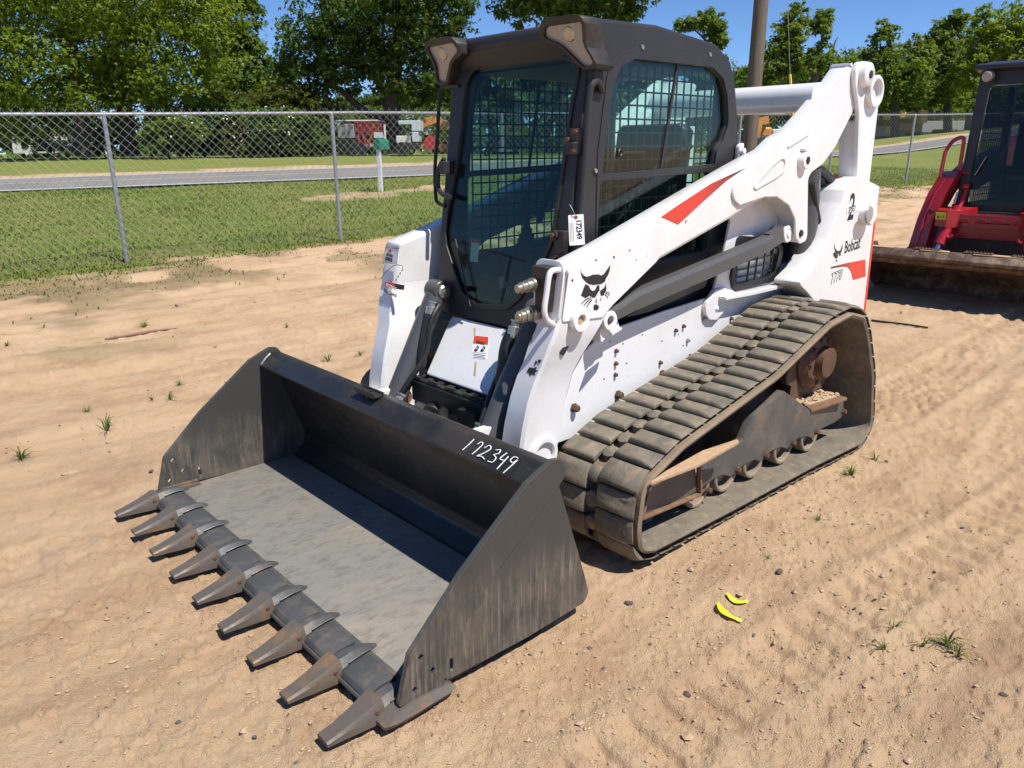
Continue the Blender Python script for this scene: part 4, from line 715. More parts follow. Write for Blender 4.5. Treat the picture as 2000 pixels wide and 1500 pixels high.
for sg in (1, -1):
    S = lambda *a: [sided(sg, q) for q in a]
    a = np.array((.80, .355, .955)); b = np.array((1.10, .345, .44)); d = (b - a) / np.linalg.norm(b - a)
    tc_ = P_('tilt_cylinder', 'cyl', S(cylr(a + d * .03, b, .052, 24), cylr(a - (0, .045, 0), a + (0, .045, 0), .052, 20), rev(b, d, [(0, .056), (.05, .056), (.055, .03), (.06, 0)], 24)))
    mk('cylinder_pin', 'pin', tc_, S(rev(a - (0, .043, 0), (0, -1, 0), [(0, .034), (.012, .034), (.02, .026), (.021, .014), (.026, .012), (.027, 0)], 18)))
    mk('cylinder_rod', 'chrome', tc_, S(cylr(b, b + d * .2, .026, 16)))
    h = P_('tilt_hose', 'black', S(tube([(.90, .29, .86), (.93, .285, .78), (.955, .28, .70), (.97, .28, .62)], .024, 10), tube([(.86, .27, .90), (.90, .262, .86), (.93, .26, .80), (.95, .26, .70), (1.0, .265, .62), (1.06, .285, .54), (1.10, .30, .48)], .013, 10)))
    mk('hose_fitting', 'pin', h, S(cylr((.885, .292, .895), (.90, .29, .845), .027, 12), hexb((.875, .293, .92), (.3, 0, -1), .02, .03))); mk('hose_fitting', 'pin', h, S(hexb((1.08, .29, .50), (.6, 0, -.8), .022, .04)))
# stickers on the right arm's nose (seen frontally) and the left arm's nose
AM = Mx(.985, .95, -.02)
def sticker(par, pts, m, d=.0012): return plate(pts, .0, d, bev=.0002, Mt=AM)
def front_basis(y, z, x, rot=0):
    c, s = math.cos(math.radians(rot)), math.sin(math.radians(rot)); return basis((x, y, z), (0, c, s), (0, -s, c), (1, 0, 0))
arms = [o for o in LD.children if o.name.startswith('lift_arm')]
ra = arms[1]
NM = Mx(.950, 1.115, -.16)
def nose_basis(y, z, rot=0):
    c, s_ = math.cos(math.radians(rot)), math.sin(math.radians(rot)); p = NM[:, :3] @ np.array([y, z, .0022]) + NM[:, 3]; return basis(p, NM[:, 0] * c + NM[:, 1] * s_, -NM[:, 0] * s_ + NM[:, 1] * c, NM[:, 2])
def nq(pts): return plate(pts, .0, .0016, bev=.0002, Mt=NM)
SQ = [(-0.575,1.158),(-0.461,1.158),(-0.468,1.087),(-0.583,1.085)]
mk('sticker', 'print_white', ra, [plate(SQ, -.012, .001, bev=.0002, Mt=NM)])
def frame_lines(Q, w=.0022): return [bar(NM[:, :3] @ np.array([*a, .0012]) + NM[:, 3], NM[:, :3] @ np.array([*b, .0012]) + NM[:, 3], w, .001) for a, b in zip(Q, Q[1:] + Q[:1])]
mk('sticker_border', 'print_black', ra, frame_lines(SQ))
q = [(-0.561,1.12),(-0.567,1.099)]
mk('sticker_lettering', 'print_black', ra, [text('SELECTABLE', .017, nose_basis(q[0][0], q[0][1], -5), .60, bold=.0004), text('JOYSTICKS', .021, nose_basis(q[1][0], q[1][1], -5), .60, bold=.0005)])
mk('sticker_mark', 'print_red', ra, [nq([(-0.549,1.133),(-0.543,1.148),(-0.53,1.154),(-0.52,1.148),(-0.523,1.133),(-0.531,1.132),(-0.533,1.144),(-0.541,1.134)]), nq([(-0.566,1.092),(-0.556,1.088),(-0.545,1.099),(-0.557,1.091)])])
NM = Mx(.988, .93, -.16)
mk('sticker_strip', 'print_red', ra, [plate([(-0.54,0.997),(-0.456,0.997),(-0.457,0.973),(-0.541,0.972)], -.012, .0016, bev=.0002, Mt=NM)])
mk('sticker_strip_end', 'print_black', ra, [plate([(-0.456,0.997),(-0.396,0.997),(-0.397,0.975),(-0.457,0.973)], -.012, .0016, bev=.0002, Mt=NM)])
q = [(-0.533,0.977),(-0.547,0.947)]
mk('sticker_lettering', 'print_white', ra, [text('AUTOMATIC', .0205, nose_basis(q[0][0], q[0][1], -7), .78, bold=.0003)])
mk('sticker_lettering', 'print_black', ra, [text('Ride Control', .026, nose_basis(q[1][0], q[1][1], -7), .80, bold=.0004)])
gq = [(-0.582,1.005),(-0.53,1.05),(-0.476,1.08),(-0.417,1.088),(-0.399,1.078)]
mk('sticker_graphic', 'print_black', ra, [tube([NM[:, :3] @ np.array([*v, .002]) + NM[:, 3] for v in gq], .0016, 4)] + [bar(NM[:, :3] @ np.array([*v, .002]) + NM[:, 3], NM[:, :3] @ np.array([v[0] - .004, v[1] - .012, .002]) + NM[:, 3], .004) for v in [(-0.403,1.073),(-0.417,1.055),(-0.432,1.039),(-0.447,1.022)]])
la = arms[0]
NM = Mx(.985, .90, -.30)
LQ = [(0.404,0.948),(0.492,0.942),(0.502,0.882),(0.412,0.885)]
mk('sticker_border', 'print_black', la, frame_lines(LQ) + frame_lines([(0.41,0.919),(0.497,0.913)], .0018)[:1])
mk('sticker_pictogram', 'print_black', la, [plate(rnd([(v[0] - .012, v[1] - .008), (v[0] + .012, v[1] - .008), (v[0] + .012, v[1] + .01), (v[0] - .012, v[1] + .01)], .005), 0, .0014, [rnd([(v[0] - .009, v[1] - .005), (v[0] + .009, v[1] - .005), (v[0] + .009, v[1] + .007), (v[0] - .009, v[1] + .007)], .004)], bev=.0001, Mt=NM) for v in [(0.427,0.932),(0.467,0.93),(0.431,0.902),(0.473,0.899)]])
NM = Mx(1.012, .80, -.36)
mk('paint_chip', 'print_black', la, [plate(q, -.004, .0016, bev=.0002, Mt=NM) for q in ([(0.51,0.768),(0.518,0.787),(0.541,0.788),(0.555,0.796),(0.554,0.784),(0.566,0.783),(0.552,0.772),(0.561,0.764),(0.538,0.764),(0.536,0.754),(0.523,0.765)], [(0.553,0.816),(0.564,0.833),(0.575,0.826),(0.567,0.81)], [(0.54,0.805),(0.544,0.818),(0.551,0.815),(0.547,0.801)])])
mk('paint_chip', 'rust', la, [plate(q, .6215, .6262, bev=.0003) for q in ([(0.765,1.195),(0.756,1.198),(0.75,1.193),(0.759,1.19)], [(0.558,1.214),(0.552,1.217),(0.545,1.213),(0.555,1.209)], [(0.797,1.082),(0.791,1.085),(0.788,1.079),(0.794,1.077)], [(0.169,1.305),(0.162,1.309),(0.157,1.304)], [(0.441,1.18),(0.435,1.181),(0.434,1.175)])])
# ---- bucket
bp_ = [(2.02, .03, .0), (1.32, .03, .06), (1.245, .10, .05), (1.235, .16, .05), (1.335, .455, .02), (1.345, .60, .02)]
def shell(pts, th): 
    P = [np.array(p[:2]) for p in rnd(pts, .03, 5)]; N = []
    for i in range(len(P)):
        d = P[min(i + 1, len(P) - 1)] - P[max(i - 1, 0)]; d /= np.linalg.norm(d); N.append(np.array([-d[1], d[0]]))
    return [tuple(p) for p in P] + [tuple(p + n * th) for p, n in zip(P[::-1], N[::-1])]
sh_ = shell(bp_, -.014)
BK = P_('bucket', 'bucket', [plate(sh_, -1.0, 1.0, bev=.002)], ang=50)
mk('bucket_floor', 'floor', BK, [plate([(2.0, .0455), (1.33, .0455), (1.29, .062), (1.29, .05), (1.33, .031), (2.0, .031)], -.998, .998, bev=.0008)])
tubep = rnd([(1.458, .560, .012), (1.462, .572, .01), (1.432, .598, .02), (1.392, .628, .03), (1.335, .625, .03), (1.322, .56, .02), (1.35, .535, .02), (1.44, .548, .02)], .012, 5)
mk('top_tube', 'bucket', BK, [plate(tubep, -1.0, 1.0, bev=.003)], 50)
sideo = rnd([(1.332,0.611,0.02),(1.357,0.648,0.03),(1.395,0.655,0.02),(1.509,0.609),(1.788,0.397),(1.98,0.216),(1.994,0.167),(2.026,0.06),(1.849,0.051),(1.501,0.036),(1.214,0.043,0.03),(1.193,0.079,0.03),(1.241,0.224),(1.36,0.562),(1.332,0.586,0.02)], .008, 4)
stripo = rnd([(1.332,0.611,0.02),(1.357,0.648,0.03),(1.395,0.655,0.02),(1.509,0.609),(1.788,0.397),(1.98,0.216),(1.994,0.167),(2.026,0.06),(1.857,0.052),(1.854,0.114,0.02),(1.845,0.146,0.02),(1.66,0.332),(1.36,0.558),(1.332,0.586,0.02)], .008, 4)
for sg in (1, -1):
    S = lambda *a: [sided(sg, q) for q in a]
    sq = [rnd([(x - .012, z), (x, z + .012), (x + .012, z), (x, z - .012)], .001, 1) for (x, z) in [(1.942,0.19),(1.902,0.124),(1.969,0.091)]]
    sl = rnd([(1.83,0.123),(1.818,0.119),(1.818,0.076),(1.83,0.078)], .008, 3)
    sw = mk('side_plate', 'scuff', BK, S(plate(sideo, 1.0, 1.012, [*sq, sl], bev=.002)), 40)
    mk('side_cutting_strip', 'scuff', BK, S(plate(stripo, 1.012, 1.021, sq, bev=.002)), 40)
    mk('weld_bead', 'weld', BK, S(tube([(1.455, .992, .575), (1.43, .992, .603), (1.40, .992, .625)], .006, 6)))
    mk('corner_shank', 'steel', BK, S(loft([[(x, y, z) for (y, z) in ((.955, z0), (1.03, z0), (1.043, z0 + .02), (1.03, z1), (.955, z1))] for (x, z0, z1) in ((2.085, .022, .032), (2.05, .012, .05), (1.98, .01, .062), (1.85, .012, .055), (1.83, .022, .040))]), plate([(2.016,0.044),(1.837,0.033),(1.844,0.065),(2.007,0.068)], .985, 1.012)), 40)
P_('bucket_step', 'dark', [plate(rnd([(1.382, -.13), (1.43, -.13), (1.43, .02), (1.382, .02)], .01), .627, .640, [circ(1.405, -.055, .012, 10)], Mt=MZ)] + [box((x, -.13 + k * .0165, .642), (.008, .008, .018), ch=.001) for k in range(10) for x in (1.385, 1.428)], BK, None)
mk('cutting_edge', 'edge', BK, [plate(rnd([(2.075, .022), (2.07, .034), (1.99, .046), (1.93, .0465), (1.93, .022)], .004), -1.03, 1.03, bev=.003)])
TY = np.linspace(-.9457, .9457, 9)
for a, b in zip(TY, TY[1:]):
    mk('edge_segment', 'edge', BK, [plate(rnd([(2.068, .035), (2.055, .052), (2.02, .063), (1.965, .066), (1.955, .062), (1.955, .047), (1.99, .047)], .003), a + .044, b - .044, bev=.003)])
def tooth(y):
    def sec(x, w, z0, z1): return [(x, y - w, z0), (x, y + w, z0), (x, y + w, z0 + (z1 - z0) * .7), (x, y + w * .78, z1), (x, y - w * .78, z1), (x, y - w, z0 + (z1 - z0) * .7)]
    return loft([sec(2.055, .042, .014, .082), sec(2.072, .042, .012, .082), sec(2.13, .036, .013, .060), sec(2.19, .031, .017, .044), sec(2.236, .029, .020, .034)])
def shank(y):
    def sec(x, w, z0, z1): return [(x, y - w, z0), (x, y + w, z0), (x, y + w, z0 + (z1 - z0) * .6), (x, y + w * .45, z1), (x, y - w * .45, z1), (x, y - w, z0 + (z1 - z0) * .6)]
    return loft([sec(2.07, .036, .02, .070), sec(2.05, .038, .02, .076), sec(2.01, .034, .03, .080), sec(1.965, .022, .04, .076), sec(1.93, .012, .04, .066), sec(1.905, .005, .04, .054)])
for i, y in enumerate(TY):
    t_ = mk('bucket_tooth', 'steel', BK, [tooth(y)], 30)
    mk('tooth_shank', 'edge', BK, [shank(y)], 30)
    mk('weld_bead', 'weld', BK, [tube([(2.03, y + .040, .066), (1.98, y + .030, .066), (1.935, y + .017, .058)], .0022, 5)])
    mk('tooth_pin', 'rust', BK, [cylr((2.078, y - .044, .055), (2.078, y + .044, .055), .009, 8)])
# marker number on the tube, painted with strokes
def tube_pt(u, v):   # u along -y .. y, v up the sloping front face of the tube
    a = np.array((1.452, 0, .580)); b = np.array((1.398, 0, .622)); p = a + (b - a) * v; return (p[0] + .0035, u, p[2] + .0045)
strokes = [[(0, .1), (.02, .55), (.03, .95)], [(.10, .75), (.12, .95), (.15, .85), (.135, .4), (.12, .1)], [(.19, .7), (.22, .95), (.255, .8), (.22, .4), (.18, .12), (.22, .2), (.27, .12)], [(.31, .85), (.35, .95), (.36, .75), (.325, .55), (.365, .45), (.36, .15), (.31, .1)], [(.43, .95), (.405, .5), (.46, .5)], [(.465, .8), (.45, .1), (.445, -.1)], [(.56, .9), (.52, .9), (.505, .65), (.54, .55), (.565, .8), (.55, .4), (.525, -.15)]]
for st in strokes: mk('marker_digit', 'chalk', BK, [tube([tube_pt(.625 + s[0] * .44, s[1] * .95) for s in st], .0019, 5)])
# ---- paper tag tied to the hinge
tg = thing('paper_tag', 'white paper lot tag with black number hanging from the cab hinge', 'tag', (0, 0, 0))
ez = np.array((.62, .76, .0)); ez /= np.linalg.norm(ez); ey = np.array((.05, -.04, 1.)); ey -= ez * (ey @ ez); ey /= np.linalg.norm(ey); ex = np.cross(ey, ez)
o_ = np.array([(q[0], .505, q[1]) for q in [(0.743,1.301)]][0]); TM = basis(o_, ex, ey, ez)
mk('tag_sheet', 'paper', tg, [plate(rnd([(-.031, -.060), (.031, -.060), (.031, .060), (-.031, .060)], .004), 0, .0012, [circ(0, .050, .004, 10)], bev=.0003, Mt=TM)])
mk('tag_grommet', 'label_red', tg, [plate(circ(0, .050, .0075, 12), .0012, .002, [circ(0, .050, .004, 10)], bev=.0002, Mt=TM)])
mk('tag_number', 'print_black', tg, [text('172349', .031, basis(o_ + ez * .0014 + ex * .0 + ey * .041, -ey, ex, ez), .84, bold=.0007)])
mk('tag_small_print', 'print_black', tg, [plate([(-.026 + .006 * k, -.045), (-.0245 + .006 * k, -.045), (-.0245 + .006 * k, .03), (-.026 + .006 * k, .03)], .0012, .0016, bev=.0001, Mt=TM) for k in range(3)])
mk('tag_wire', 'wire', tg, [tube([o_ + ey * .05 + ez * .002, o_ + ey * .075 + ez * .008 - ex * .01, o_ + ey * .10 - ex * .022 - ez * .004], .0013, 5)])
# ================================================================== the red loader behind
RO = np.array((-7.42, -.02, -.02))
RL = thing('compact_track_loader', 'red compact track loader with navy cab and rusty bucket parked behind the white one', 'track loader', tuple(RO))
def R_(name, m, shapes, parent=RL, ang=32): return mk(name, m, parent, shapes, ang)
rb = shell([(1.12, .0, 0), (1.17, .20, .1), (1.45, .42, .12), (1.98, .50, .02)], .016)
rbk = R_('bucket', 'rustbucket', [plate(rb, -1.0, 1.0)])
mk('top_tube', 'rustbucket', rbk, [plate(rnd([(1.90, .49), (2.02, .50), (2.05, .53), (1.97, .60), (1.86, .60)], .02), -1.0, 1.0)])
for sg in (1, -1): mk('side_plate', 'rustbucket', rbk, [sided(sg, plate(rnd([(2.06, .53), (1.97, .61), (1.40, .60), (1.10, .30), (1.06, .02), (1.14, .01), (1.30, .08)], .02), 1.0, 1.016))])
for y, w in ((-.98, .38), (-.35, .3), (.15, .45), (.7, .25)): mk('mud_patch', 'soil', rbk, [plate(rnd([(1.88, y), (1.985, y + .02), (1.97, y + w), (1.87, y + w - .03)], .02), .598, .607, Mt=MZ)])
for y in (-.28, .2, .62):
    bs_ = mk('bucket_step', 'rustbucket', rbk, [box((1.92, y, .612), (.08, .26, .012))])
    mk('step_teeth', 'rustbucket', rbk, [box((1.885 + .07 * (k % 2), y - .12 + .016 * k, .62), (.012, .007, .018), ch=.001) for k in range(16)], None)['kind'] = 'stuff'
for sg in (1, -1):
    S = lambda *a: [sided(sg, q) for q in a]
    am = R_('lift_arm', 'red_paint', S(loft([[(xr, yi, z), (xr, yo, z), (xf, yo, z), (xf, yi, z)] for z, xr, xf, yi, yo in ((.30, .95, 1.10, .58, .76), (.55, .88, 1.10, .58, .76), (.85, .80, 1.05, .56, .73), (1.12, .66, .99, .50, .68), (1.30, .55, .93, .44, .62), (1.36, .45, .80, .44, .62))]), plate(rnd([(.80, 1.36), (.62, 1.42), (-1.2, 1.75), (-1.3, 1.60), (-1.2, 1.45), (.45, 1.15)], .05), .36, .54)))
    mk('arm_ridge', 'red_paint', am, S(tube([(1.10, .68, .55), (1.06, .655, .85), (1.00, .60, 1.12), (.935, .54, 1.29)], .014, 8, 1)))
    mk('arm_hole', 'black', am, S(cylr((1.045, .60, .93), (1.062, .60, .93), .028, 14)))
    R_('grab_handle', 'red_paint', S(tube([(.92, .60, 1.30), (.91, .595, 1.50), (.90, .59, 1.58), (.86, .55, 1.68), (.82, .50, 1.72), (.80, .475, 1.72), (.785, .46, 1.68), (.78, .46, 1.38)], .021, 10)))
    cy = R_('tilt_cylinder', 'red_paint', S(cylr((.93, .36, .98), (1.14, .43, .58), .055, 18), tube([(1.10, .40, .68), (1.12, .34, .66), (1.11, .32, .70)], .018, 8)))
    mk('cylinder_rod', 'chrome', cy, S(cylr((1.14, .43, .58), (1.26, .46, .34), .026, 14)))
    hd = R_('cylinder_shroud', 'red_paint', S(loft([[(x, y, z) for (x, y, z) in ((.86, .52, z0 + .0), (1.10, .52, z0 - .02), (1.12, .40, z0 - .03), (1.02, .28, z0 - .03), (.80, .20, z0))] for z0 in (.80, .92, .98)])))
    if sg < 0:
        mk('warning_label', 'yellow', hd, [box((1.122, -.46, .89), (.006, .11, .075), rotm('Z', 8), ch=.001)])
        mk('warning_pictogram', 'print_black', hd, [plate([(-.505, .868), (-.475, .868), (-.49, .905)], 0, .002, bev=.0002, Mt=Mx(1.128, .89, 0)), box((1.129, -.455, .885), (.003, .02, .006), rotm('Z', 8), ch=.0003), box((1.128, -.43, .888), (.003, .004, .03), rotm('Z', 8), ch=.0003)])
    R_('arm_hose_cylinder', 'red_paint', S(cylr((.78, .36, 1.16), (.92, .37, .92), .03, 12), ring((.76, .33, 1.20), (0, 1, 0), .045, .02, .06)))
    R_('arm_hose', 'chrome', S(cylr((.90, .40, 1.14), (.96, .40, 1.02), .013, 10)))
    R_('rubber_track', 'black', S(plate(rnd([(1.0, .15, .15), (.9, .0, .1), (-1.2, .0, .1), (-1.35, .15, .15), (-1.0, .80, .2), (-.6, .82, .2), (.85, .42, .2)], .1), .50, .93)))
R_('lower_body', 'dark', [box((-.3, 0, .65), (2.1, .98, .7)), box((-1.0, 0, 1.15), (1.0, .98, .5))])
stp = R_('front_step', 'red_paint', [box((.98, 0, .90), (.10, .66, .02)), box((1.03, 0, .865), (.012, .66, .06)), box((1.0, 0, .80), (.012, .80, .05)), box((.93, 0, .72), (.012, .9, .14))])
mk('step_teeth', 'red_paint', stp, [box((x, -.32 + .0165 * k, .915), (.008, .009, .016), ch=.001) for k in range(40) for x in (.935, 1.03)], None)['kind'] = 'stuff'
mk('step_web', 'red_paint', stp, [plate(rnd([(y, .83), (y + .12, .83), (y + .10, .875), (y + .02, .875)], .01), 0, .01, Mt=Mx(1.03, .85, .1)) for y in (-.31, -.14, .03, .19)])
ZT = 2.40
cabr = R_('cab_frame', 'navy', [sided(sg, plate(rnd([(.70, ZT, .05), (-.45, ZT - .02, .1), (-.55, .8), (.78, .8, .02), (.74, 1.2)], .03), .36, .43, [rnd([(.60, ZT - .10), (-.36, ZT - .12), (-.42, 1.0), (.64, .95), (.62, 1.2)], .06)])) for sg in (1, -1)] +
          [plate(rnd([(-.43, ZT), (.43, ZT), (.44, 1.2), (.46, .80), (-.46, .80), (-.44, 1.2)], .05), -.05, .0, [rnd([(-.32, ZT - .14), (.32, ZT - .14), (.35, 1.2), (.32, .93), (-.32, .93), (-.35, 1.2)], .06)], Mt=Mx(.76, 1.2, -.05)), box((-.5, 0, 1.05), (.05, .8, .5))])
mk('cab_roof', 'navy', cabr, [plate(rnd([(.86, ZT + .01), (.85, ZT + .06), (.4, ZT + .12), (-.45, ZT + .10), (-.52, ZT), (.6, ZT - .02)], .03), -.45, .45, bev=.02)])
mk('front_lamp', 'lens', cabr, [sided(sg, rev((.80, .31, ZT - .05), (.95, .15, -.25), [(0, .055), (.05, .055), (.06, .045), (.062, 0)], 18)) for sg in (1, -1)])
mk('roof_lettering', 'print_white', cabr, [text('TL12', .075, front_basis(.02, ZT + .012, .866), 1.0)])
mk('window_guard', 'black', cabr, [sided(sg, q) for sg in (1, -1) for q in [box((.52 - k * .075, .355, 1.55), (.010, .006, 1.1), ch=.001) for k in range(13)] + [box((.08, .352, 1.02 + k * .075), (.95, .006, .010), ch=.001) for k in range(15)]], None)
mk('windshield', 'darkglass', cabr, [plate(rnd([(-.31, ZT - .15), (.31, ZT - .15), (.34, 1.2), (.31, .94), (-.31, .94), (-.34, 1.2)], .06), -.03, -.025, bev=.0005, Mt=Mx(.76, 1.2, -.05))], None)
mk('lower_seal', 'cyl', cabr, [bar((.79, -.33, .92), (.79, .33, .92), .02, .03)])
mk('wiper', 'pin', cabr, [bar((.765, -.30, 1.32), (.755, -.22, 1.52), .009)])
mk('instruction_label', 'print_white', cabr, [box((.70, -.27, 1.42), (.004, .10, .05)), box((.70, -.15, 1.43), (.004, .08, .04))])
mk('seat', 'seat', cabr, [box((-.1, 0, 1.2), (.4, .5, .2), ch=.05), box((-.34, 0, 1.55), (.14, .48, .7), ch=.05)])
# ================================================================== chain link fence
FE = thing('chain_link_fence', 'galvanised chain link fence with round posts between the sandy yard and the grass', 'fence', (-.23, -9.06, 0))
FO = np.array((-.23, -9.06, 0.))
def fh(x): return float(np.interp(-x, [4, 20, 45], [2.0, 1.80, 1.75]))
def ftop(x): return float(gz0(x, fence_y(x))) + fh(x)
px_ = [9.55 - 3.26 * k for k in range(17)]; posts = []
pm = None
for x in px_:
    y = float(fence_y(x)); z0 = float(gz0(x, y)); zt = ftop(x)
    o = mk('fence_post', 'galv', FE, [cylr((0, 0, -.1), (0, 0, zt - z0 - .03), .030, 12), rev((0, 0, zt - z0 - .035), (0, 0, 1), [(0, .034), (.03, .034), (.05, .02), (.055, 0)], 12), ring((0, 0, zt - z0 - .09), (0, 0, 1), .034, .028, .02, 12)], loc=tuple(np.array((x, y, z0)) - FO))
    mk('wire_tie', 'wire', o, [ring((0, 0, (zt - z0) * f), (0, 0, 1), .034, .029, .007, 10) for f in (.06, .25, .45, .65, .80, .92)])
xs = np.linspace(10, -45, 56)
mk('top_rail', 'galv', FE, [tube([np.array((x, float(fence_y(x)), ftop(x))) - FO for x in xs], .023, 10, 1)])
def prism(p0, p1, r):
    p0 = np.asarray(p0); p1 = np.asarray(p1); d = p1 - p0; d = d / np.linalg.norm(d); u = np.cross(d, (0, 1., 0)); u /= np.linalg.norm(u); w = np.cross(d, u); V = []
    for p in (p0, p1):
        for k in range(3): a = 2 * math.pi * k / 3; V.append(p + r * (math.cos(a) * u + math.sin(a) * w))
    return V, [(0, 1, 4, 3), (1, 2, 5, 4), (2, 0, 3, 5)]
wv = []; pit_ = .121; h0 = .03
x = 11.
while x > -46:
    for sgn in (1, -1):
        xa, xb = x, x + sgn * (1.98); 
        za = float(gz0(xa, fence_y(xa))) + h0; zb = ftop(xb) + .03
        yo = .028 + .003 * sgn
        wv.append(arr(*prism(np.array((xa, float(fence_y(xa)) + yo, za)) - FO, np.array((xb, float(fence_y(xb)) + yo, zb)) - FO, .0023)))
    zt = ftop(x)
    for sgn in (1, -1): wv.append(arr(*prism(np.array((x, float(fence_y(x)) + .028, zt + .025)) - FO, np.array((x + sgn * .022, float(fence_y(x)) + .028, zt + .075)) - FO, .0023)))
    wv.append(arr(*prism(np.array((x - .004, float(fence_y(x)) + .028, zt + .0)) - FO, np.array((x, float(fence_y(x)) + .028, zt + .035)) - FO, .0032)))
    x -= pit_
fab = mk('chain_link_mesh', 'wire', FE, wv, None); fab['kind'] = 'stuff'
# ================================================================== utility pole, guy wire, sign
pb = [(-12.733,-6.741,1.599)][0]; pz = float(gz0(pb[0], pb[1]))
PO = thing('utility_pole', 'tall round wooden utility pole rising behind the white loader', 'pole', (pb[0], pb[1], pz))
mk('pole_shaft', 'wood', PO, [tube([(0, 0, -.2), (0, 0, 3), (.0, 0, 6), (0, 0, 9)], [.165, .155, .145, .13], 20, 1)])
mk('cable_clamp', 'dark', PO, [box((.0, .0, 4.42), (.5, .05, .05)), tube([(-.25, 0, 4.45), (-.1, .05, 4.36), (.1, .02, 4.40), (.3, 0, 4.46)], .02, 6)])
gp = [(-14.81,-6.873,2.313),(-14.685,-6.988,3.255),(-14.514,-7.144,4.937),(-14.395,-7.253,6.074)]; gz_ = float(gz0(gp[0][0], gp[0][1]))
GW = thing('guy_wire', 'thin guy wire with yellow plastic guard right of the wooden pole', 'guy wire', (gp[0][0], gp[0][1], gz_)); go = np.array((gp[0][0], gp[0][1], gz_))
mk('wire_strand', 'wire', GW, [tube([np.array((gp[0][0], gp[0][1], gz_)) - go, *[np.array(q) - go for q in gp]], .006, 5, 1)])
mk('wire_guard', 'yellow', GW, [tube([(0, 0, 0.), *[np.array(q) - go for q in gp[:2]]], .032, 8, 1)])
def camface(pt): return basis(pt, (-.737, .675, 0), (0, 0, 1), (.675, .737, 0))
sgp = [(-15.017,-8.04,2.503)][0]
SG = thing('fence_sign', 'small white notice board on the fence beside the wooden pole', 'sign', sgp)
SB = basis((0, 0, 0), (-.737, .675, 0), (0, 0, 1), (.675, .737, 0))
mk('sign_board', 'print_white', SG, [plate(rnd([(-.19, -.11), (.19, -.11), (.19, .11), (-.19, .11)], .01), 0, .008, Mt=SB)])
mk('sign_strokes', 'print_black', SG, [plate([(x, z), (x + w, z), (x + w, z + .035), (x, z + .035)], .008, .0095, bev=.0003, Mt=SB) for x, z, w in ((-.15, .03, .04), (-.09, .03, .06), (-.01, .03, .03), (.05, .03, .08), (-.02, -.06, .10), (.10, -.05, .04))])
# ================================================================== mailbox by the road
mb = [(-8.355,-14.913,0.579)][0]
MB_ = thing('mailbox', 'green mailbox on a white painted post beside the road', 'mailbox', mb)
mk('mailbox_post', 'post_blue', MB_, [box((0, 0, .52), (.10, .10, 1.1), rotm('Z', 35))])
ya = math.radians(-10)
def mbox(L, w, h):
    sec = [(-w / 2, 0), (w / 2, 0), (w / 2, h * .55)] + [(w / 2 * math.cos(a), h * .55 + h * .45 * math.sin(a)) for a in np.linspace(.3, math.pi - .3, 7)] + [(-w / 2, h * .55)]
    return loft([[(x, y, z + 1.07) for (y, z) in sec] for x in (-L, -L + .01, .08, .09)])
mk('mailbox_body', 'green_box', MB_, [mbox(.42, .19, .26)]).rotation_euler = (0, 0, math.radians(28))
p2 = [(-21.221,-40.651,1.35)][0]
M2 = thing('mailbox', 'small white mailbox on a pale post across the road', 'mailbox', p2)
mk('mailbox_post', 'oldwhite', M2, [box((0, 0, .45), (.14, .14, .95))]); mk('mailbox_body', 'oldwhite', M2, [box((0, 0, 1.1), (.42, .22, .26), ch=.05)])
p3 = [(-167.394,-315.111,0)][0]
M3 = thing('road_post', 'leaning white post standing at the dark hedge', 'post', p3)
mk('post_shaft', 'oldwhite', M3, [box((0, 0, .5), (.14, .14, 1.05), rotm('Y', 5))]); mk('post_cap', 'oldwhite', M3, [box((.04, 0, 1.08), (.2, .2, .12))])
# ================================================================== trees
def crown(blobs, n, leaf, seed, clump=1.0, droop=.5, flat=.6, per=46, fill=.35):
    r = np.random.default_rng(seed); B = np.array([b[:3] for b in blobs]); RX = np.array([[b[3], b[3], b[4]] for b in blobs])
    w = (RX[:, 0] * RX[:, 1] + 2 * RX[:, 0] * RX[:, 2]); w = w / w.sum(); nc = max(8, n // per)
    k = r.choice(len(B), nc, p=w); d = r.normal(size=(nc, 3)); d /= np.linalg.norm(d, axis=1)[:, None]
    rad = np.where(r.random(nc) < fill, r.uniform(.1, .75, nc), r.uniform(.70, .98, nc)); C = B[k] + d * RX[k] * rad[:, None]
    cs = clump * r.uniform(.55, 1.25, nc) * np.clip(RX[k].mean(1) * .30, .25, 1.1)
    j = r.integers(0, nc, n); off = r.normal(size=(n, 3)); off[:, 2] *= flat; P = C[j] + off * cs[j][:, None] * .5
    yaw_ = r.uniform(0, 2 * math.pi, n); pit_ = r.normal(-droop, .45, n)
    out = np.stack([np.cos(yaw_) * np.cos(pit_), np.sin(yaw_) * np.cos(pit_), np.sin(pit_)], 1)
    side = np.cross(out, r.normal(size=(n, 3)) * .5 + np.array((0, 0, 1.))); side /= np.linalg.norm(side, axis=1)[:, None]
    L_ = leaf * r.uniform(.6, 1.3, n); Vs = []
    for a, q in ((.38, 0.), (-.42, .12)):
        dr = out * math.cos(a) + side * math.sin(a); sd = np.cross(dr, np.cross(out, side)); sd /= np.linalg.norm(sd, axis=1)[:, None]
        o = P + out * (q * L_)[:, None]
        Vs.append(np.stack([o, o + dr * (.5 * L_)[:, None] + sd * (.22 * L_)[:, None], o + dr * L_[:, None] - np.array((0, 0, .12)) * L_[:, None], o + dr * (.5 * L_)[:, None] - sd * (.22 * L_)[:, None]], 1))
    return np.concatenate(Vs).reshape(-1, 3)
